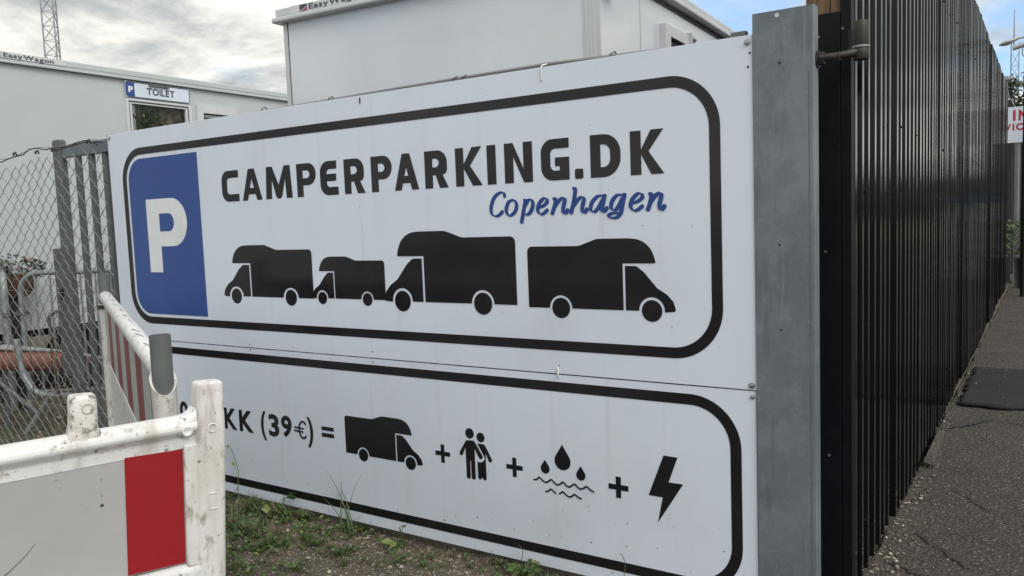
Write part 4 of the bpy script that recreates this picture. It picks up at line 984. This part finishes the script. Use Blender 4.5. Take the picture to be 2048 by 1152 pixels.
mb.build('lower_board', 'barrier', fb)
for x in (.86, .90, .94): MB().box(x, x + .022, -.0112, -.0102, .50, .80).box(x, x + .022, .0102, .0112, .50, .80).build('label', 'cyan', fb)
for x, z1, fr_a in ((0, 1.128, math.pi), (ln + .02, 1.20, None)):
    n_ = 28; mb = MB(); vs = []
    zt2 = lambda a: z1 + (.042 * (1 - math.cos(a - fr_a)) if fr_a is not None else .02)
    for k in range(n_):
        a = 2 * math.pi * k / n_; c, s2 = math.cos(a), math.sin(a)
        for r_, z in ((.035, .03), (.035, zt2(a) - .006), (.0365, zt2(a)), (.0300, zt2(a)), (.0300, 1.0)): vs.append((x + r_ * c, r_ * s2, z))
    fs = [(k * 5 + q, ((k + 1) % n_) * 5 + q, ((k + 1) % n_) * 5 + q + 1, k * 5 + q + 1) for k in range(n_) for q in range(4)]
    mb.add(vs, fs).build('socket_post', 'barrier_post', fb, smooth=True)
    zp = 1.30 if x == 0 else 1.38
    MB().lathe((x, 0, 0), [(.0296, 1.02), (.0296, zp), (.0266, zp), (.0266, 1.1)], 24).build('pipe', 'pipe_grey', fb, smooth=True)
MB().lathe((ln + .02, 0, 1.19), [(.030, 0), (.042, .004), (.042, .022), (.030, .026)], 16).build('clamp_ring', 'rust_iron', fb, smooth=True)
for x in (.0, ln + .02): MB().box(x - .10, x + .10, -.36, .36, .0, .085).build('foot', 'chassis', fb, bevel=.015)

# ------------------------------------------------------------------ far end of the path, right
bs = root('notice_sign', 'white notice with red capitals on a grey post at the end of the black fence', 'sign', (.32, 14.22, 0))
MB().box(-.62, .75, -.012, .0, 2.565, 3.19).build('panel', 'panel', bs, bevel=.002)
for ch, a, b, z0, z1 in (('I', -.070, -.030, 2.945, 3.135), ('N', .015, .145, 2.945, 3.135), ('V', -.195, -.095, 2.778, 2.90), ('I', -.075, -.047, 2.778, 2.90), ('C', -.022, .088, 2.775, 2.903)):
    glyph(ch, a, b, z0, z1, 'in_red', bs, -.0135, bold=.05)
MB().tube([(.005, .04, 0), (.005, .04, 3.1)], .042, 12).build('post', 'pole', bs, smooth=True)
lp = root('street_lamp', 'slim dark lamp post with two pale drooping lamp heads beyond the black fence', 'street lamp', (.50, 12.6, 0))
MB().tube([(0, 0, 0), (0, 0, 2.0), (0, 0, 4.15)], [.06, .055, .045], 12).build('pole', 'chassis', lp, smooth=True)
for sx_, z in ((-1, 4.10), (1, 4.14)):
    MB().loft([[(sx_ * x, p[0] * w_, zc + p[1] * h_) for p in ell(0, 0, 1, 1, 14)] for x, w_, h_, zc in ((.02, .02, .014, z + .02), (.12, .022, .016, z + .01), (.20, .05, .028, z - .015), (.27, .085, .045, z - .035), (.34, .075, .035, z - .05), (.395, .02, .008, z - .062))]).build('lamp_head', 'lamp', lp, smooth=True)
cc = root('security_camera', 'small white bullet camera fixed to the dark lamp post', 'camera', (.38, 12.53, 3.97))
MB().tube([(-.085, 0, -.02), (.075, 0, .02)], .038, 14).build('housing', 'lamp', cc, smooth=True)
MB().lathe((.072, -.004, .019), [(.034, 0), (.034, .012), (.02, .013)], 14, 'x').build('lens', 'lens', cc)
MB().tube([(.03, .0, .0), (.06, .04, -.01), (.10, .06, -.02)], .012, 8).build('bracket', 'pole', cc)
MB().tube([(.05, .01, -.03), (.045, .03, -.12), (.07, .05, -.16)], .006, 6).build('lead', 'rope', cc)
sh = root('shed', 'dark boarded shed closing the view past the end of the black fence', 'shed', (1.0, 17.6, 0))
MB().box(-3.6, .0, 0, 2.5, 0, 3.0).build('wall', 'shed', sh)
for k in range(18): MB().box(-3.6 + k * .2, -3.42 + k * .2, -.02, -.0005, .02, 2.99).build('board', 'shed', sh)
MB().box(-3.8, .15, -.2, 2.7, 3.001, 3.09).build('roof', 'chassis', sh)
dc = root('dark_column', 'tall black upright panel standing at the far end of the ribbed fence', 'post', (.165, 14.9, 0))
MB().box(-.07, .055, -.04, .04, 0, 3.35).build('panel', 'shed', dc, bevel=.004)
MB().box(-.085, .07, -.05, .05, 0, .05).build('base', 'chassis', dc)
MB().tube([(-.06, -.045, 3.72), (0.0, -.05, 3.42), (.10, -.05, 3.24), (.25, -.05, 3.18)], .012, 6).build('cable', 'pole', dc, smooth=True)
MB().box(-.055, -.03, -.03, .03, 3.3505, 3.75).build('spar', 'chassis', dc)
cbn = root('white_cabinet', 'white cabinet with a blue top behind the plant pot', 'cabinet', (.62, 15.6, 0))
MB().box(-.25, .3, -.2, .2, .02, 1.52).build('body', 'frame_white', cbn, bevel=.02)
MB().box(-.26, .31, -.21, .21, 1.521, 1.63).build('lid', 'drum_blue', cbn, bevel=.03)
MB().box(-.2, .25, -.206, -.2, .2, 1.4).build('door', 'panel', cbn, bevel=.004)
pp = root('potted_plant', 'dark leafy plant in a black pot beyond the far end of the fence', 'plant', (.47, 14.0, 0))
MB().lathe((0, 0, 0), [(.12, 0), (.17, .50), (.185, .50), (.185, .54), (.165, .54), (.16, .50)], 20).build('pot', 'pot', pp, smooth=True)
rg = random.Random(21); mb = MB()
for k in range(260):
    a, r_, z = rg.uniform(0, 6.283), .30 * math.sqrt(rg.random()), rg.uniform(.52, 1.2)
    leaf(mb, (r_ * math.cos(a), r_ * math.sin(a), z), (math.cos(a), math.sin(a), rg.uniform(-.3, 1)), rg.uniform(.07, .13), rg.uniform(.03, .05), rg)
mb.build('foliage', 'leaf', pp, fixn=False)
mb = MB()
for k in range(7):
    a = k * .9; mb.tube([(0, 0, .5), (.1 * math.cos(a), .1 * math.sin(a), .8), (.25 * math.cos(a), .25 * math.sin(a), 1.1)], .006, 5)
mb.build('stem', 'bark', pp)
def tree(label, loc, h, rad, seed, conif):
    rg = random.Random(seed); t_ = root('tree', label, 'tree', loc, 0, 'trees beyond the far end of the path')
    MB().tube([(0, 0, -.03), (.05, 0, h * .4), (0, .05, h * .93)], [h * .03, h * .022, h * .004], 9).build('trunk', 'bark', t_, smooth=True)
    mb = MB()
    for k in range(26):
        z = h * rg.uniform(.25, .9); a = rg.uniform(0, 6.283); r_ = rad * (1 - (z / h) * .75)
        mb.tube([(0, 0, z), (r_ * .9 * math.cos(a), r_ * .9 * math.sin(a), z + (-.1 if conif else .5))], [.03, .008], 5)
    mb.build('limbs', 'bark', t_)
    mb = MB(); cl_ = [(rg.uniform(0, 6.283), rg.random() ** .6, rg.uniform(.16, 1)) for _ in range(70)]
    for k in range(2600):
        a, f, zf = rg.choice(cl_); r_ = rad * f * (1.05 - zf * .85 if conif else math.sin(min(1, zf * 1.02) * 2.6 + .3) + .15)
        p = (r_ * math.cos(a) + rg.gauss(0, .17), r_ * math.sin(a) + rg.gauss(0, .17), h * zf + rg.gauss(0, .15))
        leaf(mb, p, (rg.uniform(-1, 1), rg.uniform(-1, 1), rg.uniform(-.8, .5)), rg.uniform(.12, .26), rg.uniform(.06, .13), rg)
    mb.build('crown', 'dark_leaf', t_, fixn=False)
tree('dark evergreen tree in the gap past the fence, left of the lamp post', (-1.0, 44.4, 0), 7.4, 1.1, 1, True)
tree('dark broadleaf tree showing behind the lamp post', (.5, 45.5, 0), 7.9, 1.9, 2, False)

rg = random.Random(77); mb = MB()
for k in range(9000):
    u = rg.random(); x = 2 + 70 * u; y = 84 - 46 * u + rg.gauss(0, 1.6); hm = 4.2 + 1.6 * math.sin(x * .55) * math.sin(x * .21 + 1) + .8 * math.sin(x * 1.7)
    leaf(mb, (x, y, hm * rg.random() ** .7), (rg.uniform(-1, 1), rg.uniform(-1, 1), rg.uniform(-.6, .8)), rg.uniform(.5, 1.1), rg.uniform(.3, .6), rg)
stuff(mb.build('added_far_wood', 'dark_leaf', fixn=False))  # added tree line, there to dim the low sky mirrored in the fence

# ------------------------------------------------------------------ on the asphalt
def pebble(mb, x, y, z, r, rg, mi):
    s_ = [rg.uniform(.6, 1.25) * r for _ in range(6)]; a = rg.uniform(0, 6.28); c, s2 = math.cos(a), math.sin(a)
    P = [(s_[0], 0, 0), (0, s_[1], 0), (-s_[2], 0, 0), (0, -s_[3], 0), (0, 0, s_[4] * .7), (0, 0, -s_[5] * .5), (s_[0] * .6, s_[1] * .6, s_[4] * .35), (-s_[2] * .6, -s_[3] * .6, s_[4] * .4)]
    mb.add([(x + p[0] * c - p[1] * s2, y + p[0] * s2 + p[1] * c, z + p[2]) for p in P], [(0, 6, 4), (6, 1, 4), (1, 2, 4), (2, 7, 4), (7, 3, 4), (3, 0, 4), (0, 1, 6), (2, 3, 7), (1, 0, 5), (2, 1, 5), (3, 2, 5), (0, 3, 5)], mi)

rm = MB(); vs = []; fs = []; nx, ny = 40, 30; rg = random.Random(4)
for j in range(ny + 1):
    for i in range(nx + 1):
        x = .275 + i * 2.4 / nx; y = 4.17 + j * 1.60 / ny
        e = (i == 0) * rg.uniform(0, .05); vs.append((x + e, y + ((.02 * math.sin(x * 9) + rg.uniform(-.016, .016)) if j in (0, ny) else 0), .024 + .005 * math.sin(x * 5 + y * 3) + .003 * math.sin(y * 9)))
for j in range(ny):
    for i in range(nx):
        a = j * (nx + 1) + i; fs.append((a, a + 1, a + nx + 2, a + nx + 1))
o = rm.add(vs, fs).build('rubber_mat', 'rubber_mat', smooth=True, fixn=False)
sm = o.modifiers.new('thickness', 'SOLIDIFY'); sm.thickness = .022; sm.offset = -1
mb = MB(); rg = random.Random(41)
for k in range(120):
    x, y = .27 + rg.random() ** 1.5 * 1.2, 4.17 + rg.choice((abs(rg.gauss(0, .12)), 1.6 - abs(rg.gauss(0, .12)), rg.uniform(0, 1.6)))
    pebble(mb, x, y, .030, rg.uniform(.002, .006), rg, rg.choice((0, 1, 1)))
stuff(mb.build('grit', ['stone', 'stone2'], fixn=False))
tag(o, 'black rubber mat laid across the asphalt beside the ribbed fence', 'mat')
o = MB().loft([[(.262, 2.42, .0), (.318, 2.40, .0), (.318, 2.40, .022), (.262, 2.42, .035)], [(.262, 3.22, .0), (.300, 3.22, .0), (.300, 3.22, .018), (.262, 3.22, .04)]]).build('slab_scrap', 'asphalt', bevel=.004)
tag(o, 'small grey scrap of slab lying against the foot of the ribbed fence', 'scrap')
def crack(pts, w):
    mb = MB(); L1, L2 = stroke2d(pts, lambda u, d_: w * (.5 + rnd.random()) * (1 - .6 * abs(u - .4)))
    n = len(pts); mb.add([(p[0], p[1], .0105) for p in L1] + [(p[0], p[1], .0105) for p in L2], [(i, i + 1, n + i + 1, n + i) for i in range(n - 1)])
    return struct(mb.build('asphalt_crack', 'chassis', fixn=False))
def jag(a, b, n, amp): return [(a[0] + (b[0] - a[0]) * i / n + rnd.uniform(-amp, amp), a[1] + (b[1] - a[1]) * i / n + rnd.uniform(-amp, amp)) for i in range(n + 1)]
crack(jag((.30, 3.38), (.56, 3.78), 14, .012), .022); crack(jag((.56, 3.78), (.95, 3.62), 12, .015), .010)
crack(jag((.36, 1.30), (.62, .95), 10, .012), .012); crack(jag((.46, 2.05), (.66, 1.75), 8, .012), .010); crack(jag((.33, .86), (.75, .62), 10, .015), .016)

# ------------------------------------------------------------------ stones, grass and weeds
rg = random.Random(9); mb = MB()
for k in range(7600):
    x, y = rg.uniform(-3.2, -.35), -abs(rg.gauss(0, .42)) + .07
    if y < -1.3: continue
    r_ = .002 + .0065 * rg.random() ** 2.5
    if rg.random() < .02: r_ = rg.uniform(.009, .016)
    pebble(mb, x, y, gz(x, y) + r_ * .2, r_, rg, rg.choice((0, 1, 1)))
for k in range(1500):
    x, y = rg.uniform(-3.3, -.3), .02 - abs(rg.gauss(0, .05)); r_ = rg.uniform(.003, .012)
    pebble(mb, x, y, gz(x, y) + r_ * .1, r_, rg, 2)
for k in range(1600):
    x, y = rg.uniform(-3.2, -.35), -abs(rg.gauss(0, .45)) + .05; r_ = rg.uniform(.003, .009)
    pebble(mb, x, y, gz(x, y) + r_ * .1, r_, rg, 2)
stuff(mb.build('gravel', ['stone', 'stone2', 'soil'], fixn=False))
mb = MB()
for k in range(800):
    x = .255 + abs(rg.gauss(0, .05)) if k % 3 else rg.uniform(.27, 1.1); y = rg.uniform(.2, 2.2) if k % 2 else rg.uniform(.2, 6)
    r_ = .0022 + .009 * rg.random() ** 4 if k % 3 else .0015 + .0035 * rg.random() ** 2
    pebble(mb, x, y, .004 + r_ * .2, r_, rg, rg.choice((0, 1, 1)))
for k in range(16): pebble(mb, rg.uniform(.26, .40), rg.uniform(.45, 1.0), .008, rg.uniform(.008, .016), rg, rg.choice((0, 1)))
stuff(mb.build('loose_stones', ['stone', 'stone2'], fixn=False))
def blade(mb, x, y, z, h, lean, ang, w, mi, seg=3):
    c, s2 = math.cos(ang), math.sin(ang); vs = []
    for i in range(seg + 1):
        t_ = i / seg; d_ = lean * t_ * t_; hh = h * (t_ - .25 * lean / max(h, .01) * t_ * t_); ww = w * (1 - t_ ** 1.6) + .0004
        for sg_ in (-1, 1): vs.append((x + c * d_ - s2 * ww * sg_, y + s2 * d_ + c * ww * sg_, z + hh))
    mb.add(vs, [(2 * i, 2 * i + 1, 2 * i + 3, 2 * i + 2) for i in range(seg)], mi)
def dens(x, y):
    v = math.exp(-((x + 2.75) / .55) ** 2) * 1.1 + .55 * math.exp(-((x + 2.15) / .22) ** 2) * math.exp(-(y / .10) ** 2)
    v += .65 * math.exp(-((x + .98) / .16) ** 2) * math.exp(-((y + .03) / .12) ** 2) + .6 * math.exp(-((x + 1.55) / .15) ** 2) * math.exp(-((y + .03) / .08) ** 2)
    return v * (.5 + .5 * math.sin(x * 13 + y * 7) * math.sin(y * 17 - x * 5)) + .03
rg = random.Random(13); mb = MB(); cnt = 0
while cnt < 250:
    x, y = rg.uniform(-3.5, -.5), rg.uniform(-1.0, .03)
    if rg.random() > dens(x, y): continue
    cnt += 1; nbl = rg.randint(14, 52); sp2 = rg.uniform(.010, .034); hh = rg.uniform(.025, .085) * (1.15 if x < -2.3 else .8); m0 = rg.choice((0, 0, 1, 1, 2))
    for q in range(nbl):
        a = rg.uniform(0, 6.28); rr = abs(rg.gauss(0, sp2)); h = hh * rg.uniform(.5, 1.15)
        blade(mb, x + rr * math.cos(a), y + rr * math.sin(a), gz(x, y) - .003, h, h * rg.uniform(.25, 1.3), a + rg.gauss(0, .7), rg.uniform(.0011, .0026), m0 if rg.random() < .75 else rg.choice((0, 1, 2)), 3)
for k in range(2600):       # dry litter lying flat
    x, y = rg.uniform(-2.7, -.4), -abs(rg.gauss(0, .35)) + .05
    blade(mb, x, y, gz(x, y) + .003, .006, rg.uniform(.02, .06), rg.uniform(0, 6.28), rg.uniform(.0008, .0018), 2, 2)
stuff(mb.build('grass', ['grass', 'leaf', 'straw'], fixn=False))
mb = MB()
for k in range(3600):
    x, y = rg.uniform(-3.4, -.6), rg.uniform(-1.0, .0)
    if rg.random() > dens(x, y) * 1.2: continue
    n_ = rg.randint(3, 6)
    for j in range(n_):
        a = rg.uniform(0, 6.28); leaf(mb, (x, y, gz(x, y) + rg.uniform(.004, .03)), (math.cos(a), math.sin(a), rg.uniform(.1, .7)), rg.uniform(.014, .038), rg.uniform(.009, .022), rg, rg.choice((0, 0, 0, 1)))
stuff(mb.build('ground_cover', ['leaf', 'leaf2'], fixn=False))
mb = MB()
for k in range(1500):       # scrub and dry grass behind and under the mesh fence
    x, y = rg.uniform(-7.2, -3.9), rg.gauss(.0, .28) if k % 2 else rg.uniform(-1.2, 1.6)
    blade(mb, x, y, gz(x, y) - .003, rg.uniform(.04, .16), rg.uniform(.02, .10), rg.uniform(0, 6.28), rg.uniform(.0015, .003), rg.choice((0, 1, 0, 2)), 3)
stuff(mb.build('scrub_grass', ['grass', 'leaf', 'straw'], fixn=False))
mb = MB()
for k in range(2500):
    x, y = rg.uniform(-8, -3.4), rg.uniform(-2.5, 3.0); r_ = .003 + .012 * rg.random() ** 4
    pebble(mb, x, y, gz(x, y) + r_ * .2, r_, rg, rg.choice((0, 1, 1, 1)))
stuff(mb.build('rubble', ['stone', 'stone2'], fixn=False))

tg = root('grass_tuft', 'tall green grass tuft growing at the foot of the price board', 'grass', (-2.10, -.05, .01))
for h, ln_, a, w_ in ((.40, .16, -.15, .0022), (.36, .20, 2.9, .0045), (.22, .20, 3.0, .004), (.20, .17, 2.5, .004), (.30, .10, 2.2, .0035), (.17, .12, .3, .004), (.24, .08, 3.6, .003), (.14, .16, 3.9, .003), (.12, .11, 1.0, .003), (.26, .14, 2.75, .0035)):
    mb = MB(); blade(mb, rnd.uniform(-.03, .03), rnd.uniform(-.02, .02), -.005, h, ln_, a, w_, 0, 7); mb.build('blade', 'grass', tg, fixn=False)
sp_ = root('spreading_grass', 'flat spreading grass tuft on the gravel in front of the price board', 'grass', (-1.62, -.22, .01))
for k in range(16):
    a = k * .41 + rnd.uniform(-.1, .1); mb = MB(); blade(mb, rnd.uniform(-.012, .012), rnd.uniform(-.012, .012), 0, rnd.uniform(.05, .12), rnd.uniform(.10, .24), a, .0042, 0, 6); mb.build('blade', 'leaf' if k % 3 else 'grass', sp_, fixn=False)
vn = root('climbing_weed', 'thin curling weed stem with small leaves beside the near barrier post', 'plant', (-2.95, -.05, .01))
MB().tube([(0, 0, 0), (-.01, .0, .10), (-.02, .02, .20), (-.06, .02, .31), (-.10, .02, .345), (-.13, .02, .325), (-.145, .02, .27)], .0022, 5).build('stem', 'leaf', vn, smooth=True)
rg = random.Random(8)
for p, L0 in (((-.01, 0, .10), .07), ((-.015, .01, .13), .06), ((-.06, .02, .25), .045), ((.0, 0, .06), .06), ((-.10, .02, .34), .03)):
    mb = MB(); leaf(mb, p, (rg.uniform(.2, 1), -.5, rg.uniform(-.5, .2)), L0, L0 * .7, rg); mb.build('leaf', 'leaf2', vn, fixn=False)
for lb, loc, n_, L0, sd in (('young broad leaved weed under the black border left of the grass tuft', (-2.60, -.05, .01), 7, .085, 1), ('small round leaved weed by the board edge right of the grass tuft', (-1.72, -.06, .01), 5, .06, 2), ('bushy green weed in the shade below the price board', (-1.02, -.05, .01), 16, .06, 3), ('tiny weed sprouting against the board near the lightning bolt', (-.47, -.04, .01), 5, .035, 4)):
    w_ = root('weed', lb, 'plant', loc, 0, 'weeds along the foot of the price board'); rg = random.Random(sd)
    for k in range(n_):
        a = rg.uniform(0, 6.28); hh = rg.uniform(.02, .13 if n_ < 10 else .08); c = (rg.uniform(.3, 1) * .06 * math.cos(a), rg.uniform(.3, 1) * .05 * math.sin(a) - .01, hh)
        st = MB().tube([(0, 0, -.005), (c[0] * .4, c[1] * .4, hh * .6), c], .0016, 4).build('stem', 'leaf', w_, fixn=False)
        mb = MB(); leaf(mb, c, (math.cos(a), math.sin(a) - .5, rg.uniform(-.2, .4)), L0 * rg.uniform(.6, 1.1), L0 * .6, rg); mb.build('leaf', rg.choice(('leaf', 'leaf2')), w_, fixn=False)
for lb, x, h in (('dry curled stalk rising in front of the price board near its right end', -.55, .19), ('thin bent dry stalk at the board foot below the water drops', -1.05, .13)):
    d_ = root('dry_stalk', lb, 'plant', (x, -.03, .01))
    MB().tube([(0, 0, 0), (.005, -.005, h * .5), (.012, 0, h * .85), (.0, 0, h), (-.012, 0, h * 1.04)], .0016, 5).build('stem', 'bark', d_, smooth=True)
    mb = MB(); leaf(mb, (.004, -.004, h * .3), (.5, -.3, .5), .03, .015, random.Random(2)); mb.build('leaf', 'straw', d_, fixn=False)
# dry bramble behind the mesh
db = root('dry_bramble', 'dry brown bramble stems tangled in front of the terracotta pipe end', 'plant', (-5.25, .30, .01)); rg = random.Random(17)
for k in range(9):
    x0, y0 = rg.uniform(-.25, .2), rg.uniform(-.15, .15); p = [(x0, y0, 0)]
    for j in range(1, 6): p.append((p[-1][0] + rg.uniform(-.12, .08), p[-1][1] + rg.uniform(-.05, .05), j * rg.uniform(.14, .22)))
    MB().tube(p, [.006, .005, .004, .004, .003, .002], 5).build('stem', 'straw' if k % 2 else 'bark', db, smooth=True)
mb = MB()
for k in range(60): leaf(mb, (rg.uniform(-.4, .25), rg.uniform(-.2, .2), rg.uniform(.05, .65)), (rg.uniform(-1, 1), rg.uniform(-1, 1), rg.uniform(-.5, .5)), .05, .025, rg)
mb.build('foliage', 'straw', db, fixn=False)
